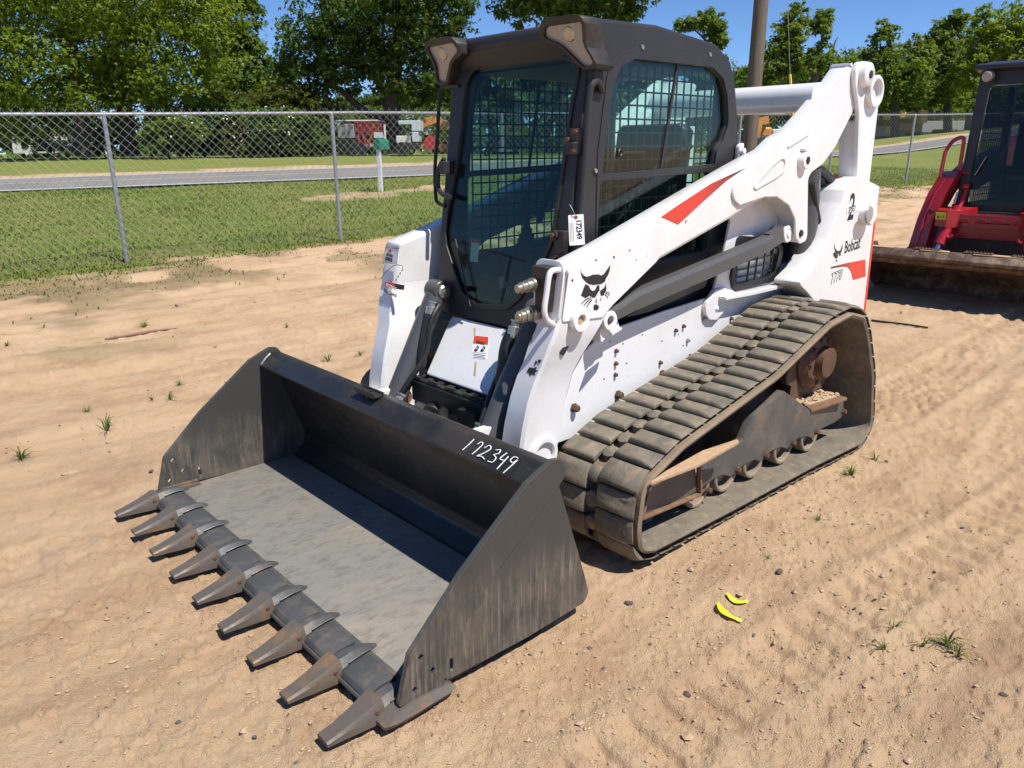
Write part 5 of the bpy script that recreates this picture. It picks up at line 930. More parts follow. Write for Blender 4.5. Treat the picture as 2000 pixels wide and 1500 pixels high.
def quadmesh(name, V, m):
    me = D.meshes.new(name); n = len(V); me.vertices.add(n); me.vertices.foreach_set('co', np.asarray(V, 'f4').ravel()); me.loops.add(n); me.loops.foreach_set('vertex_index', np.arange(n)); me.polygons.add(n // 4); me.polygons.foreach_set('loop_start', np.arange(0, n, 4)); me.update(calc_edges=True); me.materials.append(M[m]); return me
TN = [0]
def tree(label, base, blobs, trunks, n=6000, leaf=.34, m='leaf_mid', bark='bark', name='tree', cat_='tree', group=None, **kw):
    TN[0] += 1; b = np.array(base); leaf *= .70; n = int(n * 1.3)
    T = thing(name, label, cat_, tuple(b), group)
    ob = link('crown' if name == 'tree' else 'foliage', quadmesh('crown', crown(blobs, n, leaf, 100 + TN[0], **kw) - b, m), T)
    if trunks:
        mk('trunk', bark, T, [tube([np.array(p[:3]) - b for p in tr], [p[3] for p in tr], 9, 3) for tr in trunks[:1]])
        for tr in trunks[1:]: mk('limb', bark, T, [tube([np.array(p[:3]) - b for p in tr], [p[3] for p in tr], 7, 3)])
    return T
def autolimbs(top, blobs, r=.12, k=2):
    return [[(*top, r), *[((1 - f) * top[0] + f * b[0], (1 - f) * top[1] + f * b[1], (1 - f) * top[2] + f * b[2] + .5 * math.sin(f * 3.14), r * (1 - .75 * f)) for f in (.35, .7, .95)]] for b in blobs[:k]]
tb = [(-7.092,-38.344,1.494),(-8.825,-36.757,1.431)]; 
bl = [(-5.702,-39.616,6.242,4.368,3.083),(-2.749,-42.32,6.903,4.368,4.368),(-6.829,-38.585,4.506,3.083,1.542),(-5.997,-39.346,9.339,5.139,2.826),(-7.715,-37.774,7.275,2.569,1.799),(-5,-40.259,3.863,3.597,1.028)]
tree('huge bright green shade tree at the far left above the fence', tb[0], bl, [[(*[(-7.092,-38.344,1.494)][0], .42), (*[(-7.318,-38.137,2.949)][0], .34), (*[(-7.348,-38.11,4.501)][0], .28), (*[(-7.49,-37.979,6.859)][0], .16)], [(*[(-7.405,-38.057,4.281)][0], .2), (*[(-6.716,-38.688,4.943)][0], .15), (*[(-5.207,-40.069,4.082)][0], .1)], [(*[(-7.376,-38.083,4.719)][0], .2), (*[(-7.206,-38.239,6.015)][0], .14), (*[(-7.686,-37.8,7.691)][0], .08)]], n=24000, leaf=.27, m='leaf_bright', fill=.25)
bl = [(-10.2,-38.21,7.122,3.521,2.708),(-11.513,-37.008,5.992,2.979,2.031),(-9.627,-38.734,9.727,5.958,2.708),(-12.386,-36.208,7.543,2.167,2.167),(-10.459,-37.973,4.633,2.979,1.083),(-9.42,-38.924,5.103,2.167,1.354),(-11.139,-37.35,4.163,1.896,0.704)]
tree('huge bright green tree on a thick dark trunk behind the second fence post from left', tb[1], bl, [[(*[(-9.464,-38.884,1.421)][0], .48), (*[(-9.454,-38.893,2.291)][0], .40), (*[(-9.465,-38.883,3.946)][0], .36), (*[(-9.45,-38.896,7.571)][0], .26), (*[(-9.487,-38.863,9.303)][0], .2)], [(*[(-9.45,-38.896,7.571)][0], .22), (*[(-9.265,-39.066,8.228)][0], .16), (*[(-9.278,-39.054,9.731)][0], .1)], [(*[(-9.483,-38.866,4.411)][0], .2), (*[(-10.561,-37.88,5.548)][0], .13), (*[(-11.693,-36.843,5.99)][0], .06)]], n=24000, leaf=.27, m='leaf_bright', fill=.25)
bl = [(-19.151,-47.64,9.212,2.167,2.167),(-19.716,-47.123,7.421,1.625,1.625),(-18.885,-47.884,11.534,2.528,2.167),(-17.913,-48.774,7.438,1.444,1.444),(-20.538,-46.371,5.587,2.167,1.625),(-19.2,-47.596,5.6,1.986,1.264)]
tree('tall slim green tree with a dark trunk against blue sky left of centre', (*[(-18.181,-48.528,1.831)][0][:2], 1.35), bl, [[(*[(-18.176,-48.533,1.766)][0], .34), (*[(-18.464,-48.27,4.989)][0], .30), (*[(-18.805,-47.957,7.73)][0], .24), (*[(-18.923,-47.849,10.382)][0], .14)], [(*[(-18.571,-48.172,5.913)][0], .14), (*[(-18.394,-48.334,7.433)][0], .1), (*[(-18.291,-48.427,8.925)][0], .05)], [(*[(-18.754,-48.003,7.43)][0], .14), (*[(-19.432,-47.383,8.321)][0], .1), (*[(-20.078,-46.791,8.908)][0], .05)]], n=9000, leaf=.42, m='leaf_mid')
bl = [(-19.459,-36.512,7.882,2.75,2.444),(-18.741,-37.169,6.12,1.986,1.681),(-21.078,-35.03,7.992,2.292,1.833),(-23.092,-33.186,7.973,2.75,2.292),(-23.911,-32.436,6.198,1.681,1.681),(-22.7,-33.545,5.438,2.292,1.375),(-22.075,-34.117,10.188,4.583,1.833),(-24.419,-31.971,8.704,1.375,1.528),(-19.623,-36.362,5.468,1.833,0.917),(-21.401,-34.734,6.222,1.833,0.917)]
tree('big dark green pecan tree with spreading limbs behind the green mailbox', (*[(-21.832,-34.34,1.729)][0][:2], 1.35), bl, [[(*[(-21.863,-34.311,1.455)][0], .62), (*[(-21.908,-34.27,3.612)][0], .52), (*[(-22.085,-34.108,5.444)][0], .42), (*[(-22.318,-33.895,7.229)][0], .32), (*[(-22.751,-33.498,9.698)][0], .2)], [(*[(-21.961,-34.222,4.403)][0], .26), (*[(-21.499,-34.645,5.191)][0], .22), (*[(-21.077,-35.031,5.841)][0], .18), (*[(-20.496,-35.562,6.486)][0], .1)], [(*[(-21.892,-34.285,3.212)][0], .24), (*[(-20.871,-35.219,3.675)][0], .2), (*[(-19.99,-36.026,4.684)][0], .16), (*[(-19.315,-36.644,5.471)][0], .08)], [(*[(-22.156,-34.043,6.215)][0], .22), (*[(-21.502,-34.642,7.11)][0], .17), (*[(-21.113,-34.997,8.735)][0], .13), (*[(-20.993,-35.107,9.957)][0], .08)], [(*[(-22.227,-33.978,6.47)][0], .2), (*[(-22.781,-33.471,7.726)][0], .14), (*[(-23.61,-32.712,8.465)][0], .07)]], n=26000, leaf=.31, m='leaf_dark', fill=.2)
bl = [(-30.417,-64.442,6.896,2.25,2.25),(-29.442,-65.335,5.184,3,1.25),(-31.495,-63.455,5.381,2.5,1.5)]
tree('pale olive tree far behind the hedge in the gap left of the pecan', (*[(-30.066,-64.764,2.102)][0][:2], 1.35), bl, [[(*[(-30.056,-64.773,1.969)][0], .3), (*[(-30.339,-64.514,5.824)][0], .2), (*[(-30.327,-64.524,7.959)][0], .1)]], n=4500, leaf=.5, m='leaf_olive')
bl = [(-37.198,-62.301,5.946,2.344,1.146),(-35.748,-63.628,5.285,2.604,0.938),(-38.424,-61.179,5.71,1.562,1.042)]
tree('low pale tree far away seen beneath the pecan limbs', (*[(-36.645,-62.808,2.071)][0][:2], 1.35), bl, [[(*[(-36.638,-62.814,1.932)][0], .25), (*[(-36.822,-62.646,5.5)][0], .15), (*[(-37.067,-62.421,6.843)][0], .08)]], n=3500, leaf=.5, m='leaf_grey')
bl = [(-36.581,-50.664,5.78,2.292,1.375),(-37.986,-49.378,6.159,1.833,2.062),(-35.474,-51.677,5.198,1.833,1.008),(-38.645,-48.775,8.096,1.375,1.833)]
tree('green tree far away just left of the cab mirror bracket', (*[(-36.94,-50.335,1.966)][0][:2], 1.35), bl, [[(*[(-36.935,-50.34,1.762)][0], .3), (*[(-37.035,-50.248,5.381)][0], .18), (*[(-37.397,-49.916,7.335)][0], .1)]], n=5500, leaf=.48, m='leaf_mid')
bl = [(-24.203,-26.745,8.082,1.389,0.778),(-25.749,-25.331,8.47,2.222,1.111),(-27.387,-23.831,8.276,1.806,1),(-26.456,-24.683,9.783,4.444,1.667),(-28.213,-23.074,8,0.694,0.389)]
tree('large green tree whose lower boughs show above the black cab roof', (*[(-25.995,-25.105,1.654)][0][:2], 1.33), bl, [[(*[(-25.998,-25.102,1.406)][0], .45), (*[(-25.963,-25.134,5.037)][0], .36), (*[(-26.026,-25.077,8.02)][0], .28), (*[(-26.097,-25.011,9.787)][0], .2)], [(*[(-25.98,-25.119,7.118)][0], .16), (*[(-27.028,-24.159,8.011)][0], .11), (*[(-28.49,-22.821,7.885)][0], .04)]], n=10000, leaf=.36, m='leaf_dark')
for lab, px4, mm, sd in (('dense tree seen through the left half of the windshield', [(-35.193,-41.088,5.414,2.417,2.014),(-34.395,-41.819,6.623,1.208,1.611),(-36.278,-40.095,4.536,1.611,1.208)], 'leaf_mid', 0), ('dense dark tree seen through the right half of the windshield', [(-39.612,-39.755,5.336,2.917,2.083),(-38.764,-40.53,6.413,1.667,1.25)], 'leaf_dark', 0), ('shadowed tree seen through the front of the side window', [(-44.127,-35.62,5.293,2.917,2.5),(-45.232,-34.609,5.996,2.083,2.083)], 'leaf_mid', 0), ('dark tree seen through the rear of the side window', [(-49.491,-33.421,5.379,2.583,2.368),(-51.275,-31.788,4.805,1.722,1.722)], 'leaf_dark', 0)):
    b0 = px4[0]; tree(lab, (b0[0], b0[1], 1.35), px4, [[(b0[0], b0[1], 1.3, .3), (b0[0], b0[1], 2.4, .25), (b0[0], b0[1], b0[2], .15)]], n=5200, leaf=.48, m=mm)
bl = [(-38.785,-26.953,8.84,0.903,0.347),(-39.696,-26.119,8.944,0.903,0.764),(-40.178,-25.678,8.087,0.556,0.972),(-40.102,-25.748,6.937,0.625,0.625),(-38.449,-27.261,8.673,0.417,0.208)]
tree('small sparse tree top between the cab roof and the wooden pole', (*[(-40.151,-25.703,1.598)][0][:2], 1.6), bl, [[(*[(-40.167,-25.688,1.287)][0], .26), (*[(-39.991,-25.849,5.534)][0], .2), (*[(-40.029,-25.814,7.429)][0], .13), (*[(-39.754,-26.066,9.141)][0], .07)], [(*[(-40.029,-25.814,7.429)][0], .09), (*[(-40.394,-25.48,7.512)][0], .07), (*[(-40.652,-25.244,7.854)][0], .03)], [(*[(-39.991,-25.85,7.285)][0], .09), (*[(-39.392,-26.397,8.152)][0], .06), (*[(-38.791,-26.948,8.726)][0], .03)]], n=3000, leaf=.32, m='leaf_mid', fill=.5, clump=.9, per=22)
bl = [(-39.687,-20.705,7.856,1.15,1.086),(-39.438,-20.933,6.936,1.278,0.831),(-38.971,-21.36,6.007,1.278,0.799),(-40.978,-19.522,8.313,0.767,0.703),(-41.137,-19.377,7.448,0.447,0.575),(-39.827,-20.576,8.765,0.703,0.703),(-40.923,-19.573,6.47,0.958,0.639),(-38.472,-21.817,5.472,1.086,0.767),(-40.149,-20.281,5.995,1.278,0.703)]
tree('half bare old tree with dead branches right of the wooden pole', (*[(-40.828,-19.66,1.558)][0][:2], 1.6), bl, [[(*[(-40.784,-19.7,1.272)][0], .36), (*[(-40.69,-19.786,3.531)][0], .30), (*[(-40.859,-19.631,5.178)][0], .2), (*[(-41.011,-19.493,5.933)][0], .14), (*[(-41.43,-19.108,6.518)][0], .09), (*[(-41.542,-19.006,7.181)][0], .05), (*[(-41.66,-18.898,7.522)][0], .02)], [(*[(-40.827,-19.661,5.043)][0], .14), (*[(-40.961,-19.538,6.523)][0], .12), (*[(-41.041,-19.465,7.581)][0], .1), (*[(-41.098,-19.413,8.882)][0], .05)], [(*[(-40.701,-19.776,3.67)][0], .16), (*[(-39.741,-20.655,5.73)][0], .13), (*[(-39.534,-20.844,7.068)][0], .1), (*[(-39.671,-20.719,8.895)][0], .05)], [(*[(-39.761,-20.636,5.46)][0], .1), (*[(-38.883,-21.441,5.738)][0], .08), (*[(-38.382,-21.899,5.202)][0], .03)]], n=6500, leaf=.30, m='leaf_mid', bark='barkgrey', fill=.5, clump=.9, per=26)
for lab, bs, mm in (('dark wood edge tree just right of the wooden pole base', [(-66.878,-39.196,6.547,2.438,2.167),(-66.003,-39.997,5.856,1.625,1.625)], 'leaf_mid'), ('rounded dark tree behind the half bare old tree', [(-71.869,-37.338,6.643,3.333,2.111),(-70.004,-39.046,6.422,2.222,1.944)], 'leaf_dark'), ('dark tree behind the top of the white lift arm', [(-73.238,-33.373,7.182,3.25,2.438),(-71.813,-34.678,6.732,2.167,2.167)], 'leaf_dark'), ('mid green tree low behind the right fence posts', [(-73.615,-27.604,5.752,3.597,2.312),(-75.412,-25.959,5.291,2.569,2.056)], 'leaf_grey'), ('dark tree low beside the red loader cab', [(-77.602,-23.954,5.935,3.083,2.569),(-78.881,-22.783,5.479,2.056,2.056)], 'leaf_dark'), ('mid green tree behind the red loader roof', [(-81.266,-20.6,5.899,3.597,2.569),(-83.293,-18.744,6.321,3.083,3.083)], 'leaf_mid')):
    bs = [(b[0], b[1], b[2], b[3] * 1.3, b[4] * 1.35) for b in bs]; b0 = bs[0]; zg = float(gz0(b0[0], b0[1])); tree(lab, (b0[0], b0[1], zg), bs, [[(b0[0], b0[1], zg, .3), (b0[0], b0[1], zg + 1.5, .25), (b0[0], b0[1], b0[2], .15)]], n=8000, leaf=.5, m=mm)
for lab, bs, tr, mm in (
    ('leafy tree filling the gap behind the right fence posts', [(-64.125,-22.735,6.894,2.667,2.667),(-63.283,-23.506,5,2.667,1.778),(-65.7,-21.293,4.977,2.222,1.778)], [(-64.87,-22.052,1.668),(-64.563,-22.334,3.83),(-64.21,-22.657,6.136),(-63.866,-22.972,8.391)], 'leaf_mid'),
    ('leafy tree filling the gap left of the red loader roof', [(-69.112,-20.881,8.573,2.292,2.75),(-68.994,-20.988,5.86,2.75,2.292),(-70.547,-19.567,5.845,2.292,2.292)], [(-70.001,-20.067,1.641),(-69.652,-20.386,3.87),(-69.41,-20.608,6.248),(-69.075,-20.915,9.336)], 'leaf_mid'),
    ('leafy tree just behind the top of the white rear link', [(-62.673,-26.776,7.093,2.108,1.833),(-61.544,-27.809,5.932,1.833,1.833),(-63.485,-26.033,5.124,2.292,1.833)], [(-63.254,-26.244,1.707),(-63.039,-26.441,3.935),(-62.786,-26.673,5.92),(-62.598,-26.844,7.867)], 'leaf_mid'),
    ('tall feathery tree rising right of the white lift arm', [(-53.975,-21.181,8.044,1.4,1.556),(-53.523,-21.595,9.171,0.778,1.011),(-54.817,-20.41,6.242,2.333,1.944),(-53.639,-21.489,6.253,1.75,1.75),(-55.492,-19.792,7.219,1.4,1.4),(-52.888,-22.176,7.243,1.011,1.011),(-55.623,-19.672,8.351,0.7,1.011)], [(-54.989,-20.253,1.675),(-54.68,-20.536,4.58),(-54.208,-20.968,7.556),(-53.645,-21.484,9.488)], 'leaf_mid'),
    ('slender tree with loose boughs left of the red loader cab', [(-58.936,-19.351,9.574,0.967,1.208),(-58.816,-19.461,7.912,1.369,1.45),(-59.334,-18.986,10.227,0.725,0.644),(-58.958,-19.331,6.045,1.611,1.611),(-59.782,-18.577,7.06,1.047,1.208),(-58.267,-19.963,8.919,0.483,0.725)], [(-59.955,-18.418,1.649),(-59.534,-18.804,4.659),(-59.092,-19.208,7.404),(-59.009,-19.284,10.066)], 'leaf_mid'),
    ('broad bright tree above the red loader roof at far right', [(-56.816,-15.869,8.697,1.688,1.5),(-58.015,-14.771,8.993,1.875,1.688),(-56.397,-16.252,7.147,1.5,1.5),(-58.007,-14.779,7.288,2.25,1.5),(-56.424,-16.227,9.771,0.975,0.75),(-59.404,-13.499,8.826,2.25,2.25),(-56.289,-16.351,6.042,1.125,1.125)], [(-57.506,-15.237,1.627),(-57.134,-15.578,4.43),(-56.92,-15.773,6.985),(-57.043,-15.66,8.848)], 'leaf_bright')):
    b0 = tr[0]; zg = float(gz0(b0[0], b0[1])); rr_ = [.34, .26, .2, .1]
    tree(lab, (b0[0], b0[1], zg), bs, [[(*p, q) for p, q in zip(tr, rr_)]] + autolimbs(tr[1], bs[2:5], .14, 3), n=7000, leaf=.36, m=mm, fill=.5, clump=1.0, per=26)
for lab, bs, mm, nm in (
    ('dark dense hedge shrub behind the first fence bay', [(-12.572,-37.394,2.648,1.667,1.167),(-11.87,-38.037,2.287,1.389,0.778)], 'leaf_dark', 3400), ('dark dense hedge shrub in the middle of the second fence bay', [(-14.008,-36.079,2.756,1.806,1.278)], 'leaf_dark', 3000), ('dark hedge shrub right of the cream flowers', [(-15.424,-34.783,2.62,1.667,1.167)], 'leaf_dark', 3000), ('dark hedge shrub nearest the leaning white post', [(-16.554,-33.748,2.438,1.111,1)], 'leaf_dark', 2200),
    ('olive shrub topping the hedge below the slim tree', [(-15.079,-39.166,4.015,1.792,0.776),(-13.941,-40.208,3.768,1.194,0.597)], 'leaf_olive', 2600), ('olive shrub topping the hedge left of the pecan limbs', [(-17.214,-37.212,4.123,1.792,1.135),(-18.217,-36.293,3.985,1.194,0.776)], 'leaf_olive', 3400), ('dark shrub behind the parked car at far left', [(-8.462,-49.292,2.867,2.236,1.214),(-6.954,-50.672,3.022,1.917,0.958)], 'leaf_dark', 3000), ('dark shrub under the big left trees', [(-10.325,-46.23,2.627,1.562,1.062),(-11.007,-45.606,2.95,1.25,0.938)], 'leaf_dark', 2600), ('dark shrub between the two big left trunks', [(-12.968,-46.522,2.997,1.632,1.175),(-13.891,-45.677,3.274,1.306,1.11)], 'leaf_dark', 3000), ('dark thicket behind the hedge left of the pecan', [(-22.289,-42.056,2.851,1.389,1.042),(-21.367,-42.9,3.317,1.389,1.25)], 'leaf_dark', 2600), ('dark thicket behind the old tractor', [(-29.591,-43.505,3.129,2.333,1.167),(-31.189,-42.043,3.114,1.556,1.167)], 'leaf_dark', 3000), ('dark thicket right behind the pecan trunk', [(-28.85,-46.896,3.732,2.417,0.967)], 'leaf_dark', 2400), ('white flowering shrub beside the thick dark trunk', [(-9.801,-34.508,2.402,1.05,0.7),(-10.502,-33.866,2.549,0.75,0.65)], 'leaf_mid', 2600), ('cream flowering shrub inside the hedge', [(-13.017,-34.953,2.434,0.481,0.909)], 'leaf_olive', 900)):
    b0 = bs[0]; zg = float(gz0(b0[0], b0[1])); T = tree(lab, (b0[0], b0[1], zg), bs, [[(b0[0], b0[1], zg - .05, .06), (b0[0] + .1, b0[1], zg + .6, .05), (b0[0], b0[1] + .1, zg + 1.3, .03)]], n=nm, leaf=.28, m=mm, name='shrub', cat_='shrub', fill=.3, droop=.1)
    if 'flower' in lab:
        r = np.random.default_rng(3); fl = []
        for k in range(22 if 'white' in lab else 50):
            q = bs[k % len(bs)]; d = r.normal(size=3); d /= np.linalg.norm(d); p = np.array(q[:3]) + d * np.array((q[3], q[3], q[4])) * 1.02 - np.array((b0[0], b0[1], zg)); fl.append(rev(p, d, [(-.02, .0), (0, .045), (.02, .03), (.025, 0)], 6))
        fo = mk('flowers', 'flower', T, fl, None); fo['kind'] = 'stuff'
# far wood line, one mass
r = np.random.default_rng(77); wl_ = []
for k in range(60):
    a = -.95 + 1.9 * k / 59; s = 120 + r.uniform(-8, 14); x = 3 + s * math.cos(yaw - a) ; y = 2.58 + s * math.sin(yaw - a); z = float(gz0(x, y)); wl_.append((x, y, z + 2.4, 4.6, r.uniform(3, 5.5)))
fwd = link('far_wood', quadmesh('far_wood', crown(wl_, 15000, 1.7, 9, clump=1.6), 'leaf_dark')); tag(fwd, 'far dark wood closing the horizon beyond the road', 'wood', kind='stuff')
# ================================================================== things across the road
RV = np.array((-.737, .675, 0)); FV = np.array((-.675, -.737, 0))
def slab(a, b, depth, ch=.02):   # upright box between two opposite front corners, going back by depth
    a = np.array(a); b = np.array(b); w = (b - a) @ RV; h = b[2] - a[2]; c = (a + b) / 2 + FV * depth / 2
    return box(c, (abs(w), depth, abs(h)), np.stack([RV, FV, (0, 0, 1.)], 1), ch)
def loc0(shapes, o): return [(v - np.array(o), f) for v, f in shapes]
def far(name, label, cat_, o, parts, group=None):
    T = thing(name, label, cat_, o, group)
    for nm, m, sh in parts: mk(nm, m, T, loc0(sh, o))
    return T
o = [(-8.666,-54.528,1.598)][0]; a = [(-7.493,-55.602,1.609),(-10.094,-53.221,2.756),(-7.527,-55.571,2.782),(-10.428,-52.915,3.12),(-7.957,-55.178,2.47),(-8.209,-54.947,1.913)]
far('house', 'pale house wall half hidden under the trees at far left', 'house', o, [('wall', 'oldwhite', [slab(a[0], a[1], 6)]), ('roof', 'roofgrey', [slab(a[2], a[3], 7)]), ('window', 'darkglass', [slab(a[4] - .05 * FV, a[5] - .05 * FV, .06)])])
o = [(-8.038,-51.036,1.627)][0]; a = [(-7.646,-51.395,1.718),(-8.549,-50.568,2.059),(-7.831,-51.225,2.066),(-8.455,-50.654,2.35),(-7.678,-51.366,1.631),(-7.838,-51.219,1.804),(-8.308,-50.789,1.624),(-8.468,-50.643,1.798)]
far('parked_car', 'dark parked car in front of the pale house wall', 'car', o, [('body', 'carblack', [slab(a[0], a[1], 3.8, .2)]), ('cabin', 'darkglass', [slab(a[2], a[3], 2.2, .25)]), ('wheel', 'black', [slab(a[4], a[5], .3, .08)]), ('wheel', 'black', [slab(a[6], a[7], .3, .08)])])
o = [(-18.939,-34.276,1.48)][0]; a = [(-18.64,-34.55,2.262),(-19.221,-34.018,3.027),(-18.59,-34.596,3.135),(-20.265,-33.063,3.195),(-18.677,-34.516,2.21),(-19.186,-34.05,1.582),(-18.71,-34.486,1.717),(-18.899,-34.313,1.48)]
far('truck_body', 'old grey green truck body parked behind the right fence post', 'truck', o, [('box_panel', 'greybox', [slab([(-18.62,-34.568,2.262)][0], [(-19.258,-33.984,2.976)][0], 4)]), ('roof_edge', 'oldwhite', [slab([(-18.588,-34.598,3.11)][0], [(-20.224,-33.1,3.17)][0], 4)]), ('chassis', 'dark', [slab([(-18.585,-34.6,1.64)][0], [(-19.299,-33.947,2.204)][0], 3.5)]), ('wheel', 'black', [rev([(-18.749,-34.45,1.69)][0], -FV, [(0, .28), (.25, .28), (.25, 0)], 14)]), ('wheel', 'black', [rev([(-19.111,-34.119,1.687)][0], -FV, [(0, .28), (.25, .28), (.25, 0)], 14)])])
pt = lambda L: [np.array(q) for q in L]
c1 = [(-18.259,-32.187,2.617),(-18.81,-31.683,3.002),(-18.772,-31.718,2.588),(-19.298,-31.236,2.875),(-19.377,-31.164,2.948)]
def cage(a, b, n=5, th=.035):
    a = np.array(a); b = np.array(b); w = (b - a) @ RV; out = [bar(a, a + RV * w, th), bar(np.array((a[0], a[1], b[2])), np.array((a[0], a[1], b[2])) + RV * w, th), bar(np.array((a[0], a[1], (a[2] + b[2]) / 2)), np.array((a[0], a[1], (a[2] + b[2]) / 2)) + RV * w, th)]
    for k in range(n + 1): q = a + RV * w * k / n; out.append(bar(q, np.array((q[0], q[1], b[2])), th))
    return out
o = [(-18.698,-31.785,1.428)][0]
far('scissor_lift', 'red scissor lift with railed platform parked left of the mailbox', 'lift', o, [('platform_rail', 'red_paint', cage(*[(-18.259,-32.187,2.617),(-18.791,-31.7,3.002)]) + cage(*[(-18.772,-31.718,2.588),(-19.337,-31.2,2.899)])), ('platform', 'red_paint', [slab([(-18.235,-32.209,2.519)][0], [(-19.325,-31.212,2.607)][0], 1.2)]), ('lift_arm', 'red_paint', [bar([(-18.521,-31.948,2.517)][0], [(-18.607,-31.869,1.925)][0], .10), bar([(-18.902,-31.599,2.513)][0], [(-18.719,-31.766,1.875)][0], .10), bar([(-18.364,-32.092,2.42)][0], [(-18.376,-32.08,1.903)][0], .10)]), ('mast', 'oldwhite', [bar([(-19.355,-31.184,2.875)][0], [(-19.357,-31.182,2.017)][0], .08)]), ('base', 'greybox', [slab([(-18.255,-32.191,1.78)][0], [(-19.296,-31.238,1.943)][0], 1.5)]), ('tank', 'paleblue', [slab([(-18.926,-31.577,2.218)][0], [(-19.263,-31.268,2.509)][0], 1.)]), ('wheel', 'black', [rev([(-18.424,-32.037,1.704)][0], -FV, [(0, .3), (.2, .3), (.2, 0)], 14)]), ('wheel', 'black', [rev([(-19.133,-31.388,1.697)][0], -FV, [(0, .3), (.2, .3), (.2, 0)], 14)])])
o = [(-20.815,-31.203,1.408)][0]
far('old_tractor', 'pale boxy old tractor with flat canopy parked right of the mailbox', 'tractor', o, [('canopy', 'paleblue', [slab([(-20.439,-31.547,2.901)][0], [(-21.263,-30.793,3.093)][0], 1.6)]), ('cab_panel', 'paleblue', [slab([(-20.934,-31.094,2.571)][0], [(-21.263,-30.793,3.068)][0], 1.5), slab([(-20.935,-31.093,2.042)][0], [(-21.186,-30.863,2.519)][0], 1.3)]), ('engine_cover', 'oldwhite', [slab([(-20.326,-31.651,1.998)][0], [(-20.868,-31.155,2.346)][0], 1.2)]), ('chassis', 'dark', [slab([(-20.392,-31.591,1.667)][0], [(-21.345,-30.718,1.962)][0], 1.4)]), ('wheel', 'black', [rev([(-20.551,-31.445,1.716)][0], -FV, [(0, .32), (.3, .32), (.3, 0)], 14)]), ('wheel', 'red_paint', [rev([(-21.678,-30.413,1.984)][0], -FV, [(0, .36), (.3, .36), (.3, 0)], 16)]), ('fuel_tank', 'yellowm', [slab([(-21.257,-30.798,1.684)][0], [(-21.461,-30.612,1.91)][0], .6)])])
o = [(-23.009,-31.906,1.388)][0]
far('excavator', 'orange excavator with raised boom parked left of the black cab', 'excavator', o, [('boom', 'orange', [bar([(-22.332,-32.526,2.774)][0], [(-22.647,-32.238,3.032)][0], .4), bar([(-22.647,-32.238,3.032)][0], [(-23.101,-31.822,3.237)][0], .4), bar([(-23.101,-31.822,3.237)][0], [(-23.5,-31.457,2.867)][0], .35), bar([(-23.5,-31.457,2.867)][0], [(-23.537,-31.423,2.709)][0], .25)]), ('mast', 'oldwhite', [bar([(-22.7,-32.189,2.77)][0], [(-22.71,-32.18,2.428)][0], .12)]), ('body', 'red_paint', [slab([(-22.567,-32.311,1.766)][0], [(-23.037,-31.88,2.398)][0], 1.5, .1)]), ('track_roller', 'orange', [slab([(-23.179,-31.751,1.547)][0], [(-23.95,-31.045,1.912)][0], 1.)]), ('rack_beam', 'rust', [slab([(-23.319,-31.623,2.184)][0], [(-23.959,-31.037,2.336)][0], 1.), slab([(-23.272,-31.665,1.972)][0], [(-23.953,-31.042,2.072)][0], 1.)])])
o = [(-24.077,-26.861,1.425)][0]
far('grader', 'yellow grader seen through the tinted windshield', 'grader', o, [('blade', 'yellowm', [slab([(-23.795,-27.119,2.244)][0], [(-24.501,-26.472,2.458)][0], .6)]), ('boom', 'yellowm', [bar([(-23.665,-27.238,2.711)][0], [(-24.084,-26.855,2.756)][0], .12), slab([(-25.837,-25.249,2.199)][0], [(-26.14,-24.972,2.442)][0], .6)]), ('body', 'dark', [slab([(-23.848,-27.071,1.626)][0], [(-24.654,-26.333,2.211)][0], 1.5)])])
o = [(-37.328,-20.152,1.712)][0]
far('backhoe', 'rusty orange backhoe behind the wooden pole and lift arm', 'backhoe', o, [('boom', 'orange', [bar([(-36.75,-20.682,2.18)][0], [(-36.822,-20.616,2.987)][0], .45), bar([(-36.822,-20.616,2.987)][0], [(-37.233,-20.24,3.09)][0], .4)]), ('body', 'orange', [slab([(-37.002,-20.451,2.177)][0], [(-37.468,-20.024,2.712)][0], 2., .1)]), ('cab_panel', 'paleblue', [slab([(-37.453,-20.038,2.335)][0], [(-37.853,-19.671,2.601)][0], 2., .1)]), ('chassis', 'dark', [slab([(-36.694,-20.733,1.746)][0], [(-37.965,-19.569,2.222)][0], 2.)])])
for k, (lab, a, b, mm) in enumerate((('long grey trailer parked beyond the right fence post', [(-62.632,-21.391,2.7)][0], [(-65.042,-19.184,3.509)][0], 'greybox'), ('grey blue trailer behind the lift arm end', [(-62.275,-24.428,2.445)][0], [(-63.841,-22.995,3.214)][0], 'greybox'))):
    oo = (a[0], a[1], float(gz0(a[0], a[1])))
    far('trailer', lab, 'trailer', oo, [('side_panel', mm, [slab(a, b, 2.4)]), ('chassis', 'dark', [slab(np.array(a) - (0, 0, .5), np.array(b) * (1, 1, 0) + (0, 0, a[2]), 2.2)]), ('wheel', 'black', [rev(np.array(a) + RV * .8 - (0, 0, .55), -FV, [(0, .45), (.3, .45), (.3, 0)], 14)])])
o = [(-57.875,-20.322,2.349)][0]
far('excavator', 'yellow excavator standing over the fence line at right', 'excavator', o, [('cab_panel', 'yellowm', [slab([(-57.052,-21.075,3.563)][0], [(-57.855,-20.34,4.011)][0], 2.5, .1), slab([(-56.806,-21.301,2.503)][0], [(-57.078,-21.052,3.068)][0], 1.2, .1)]), ('boom', 'yellowm', [bar([(-58.324,-19.911,3.268)][0], [(-58.31,-19.924,4.112)][0], .5), bar([(-58.31,-19.924,4.112)][0], [(-58.197,-20.027,3.903)][0], .4)]), ('body', 'orange', [slab([(-57.503,-20.662,2.709)][0], [(-57.91,-20.29,3.272)][0], 2., .1)])])
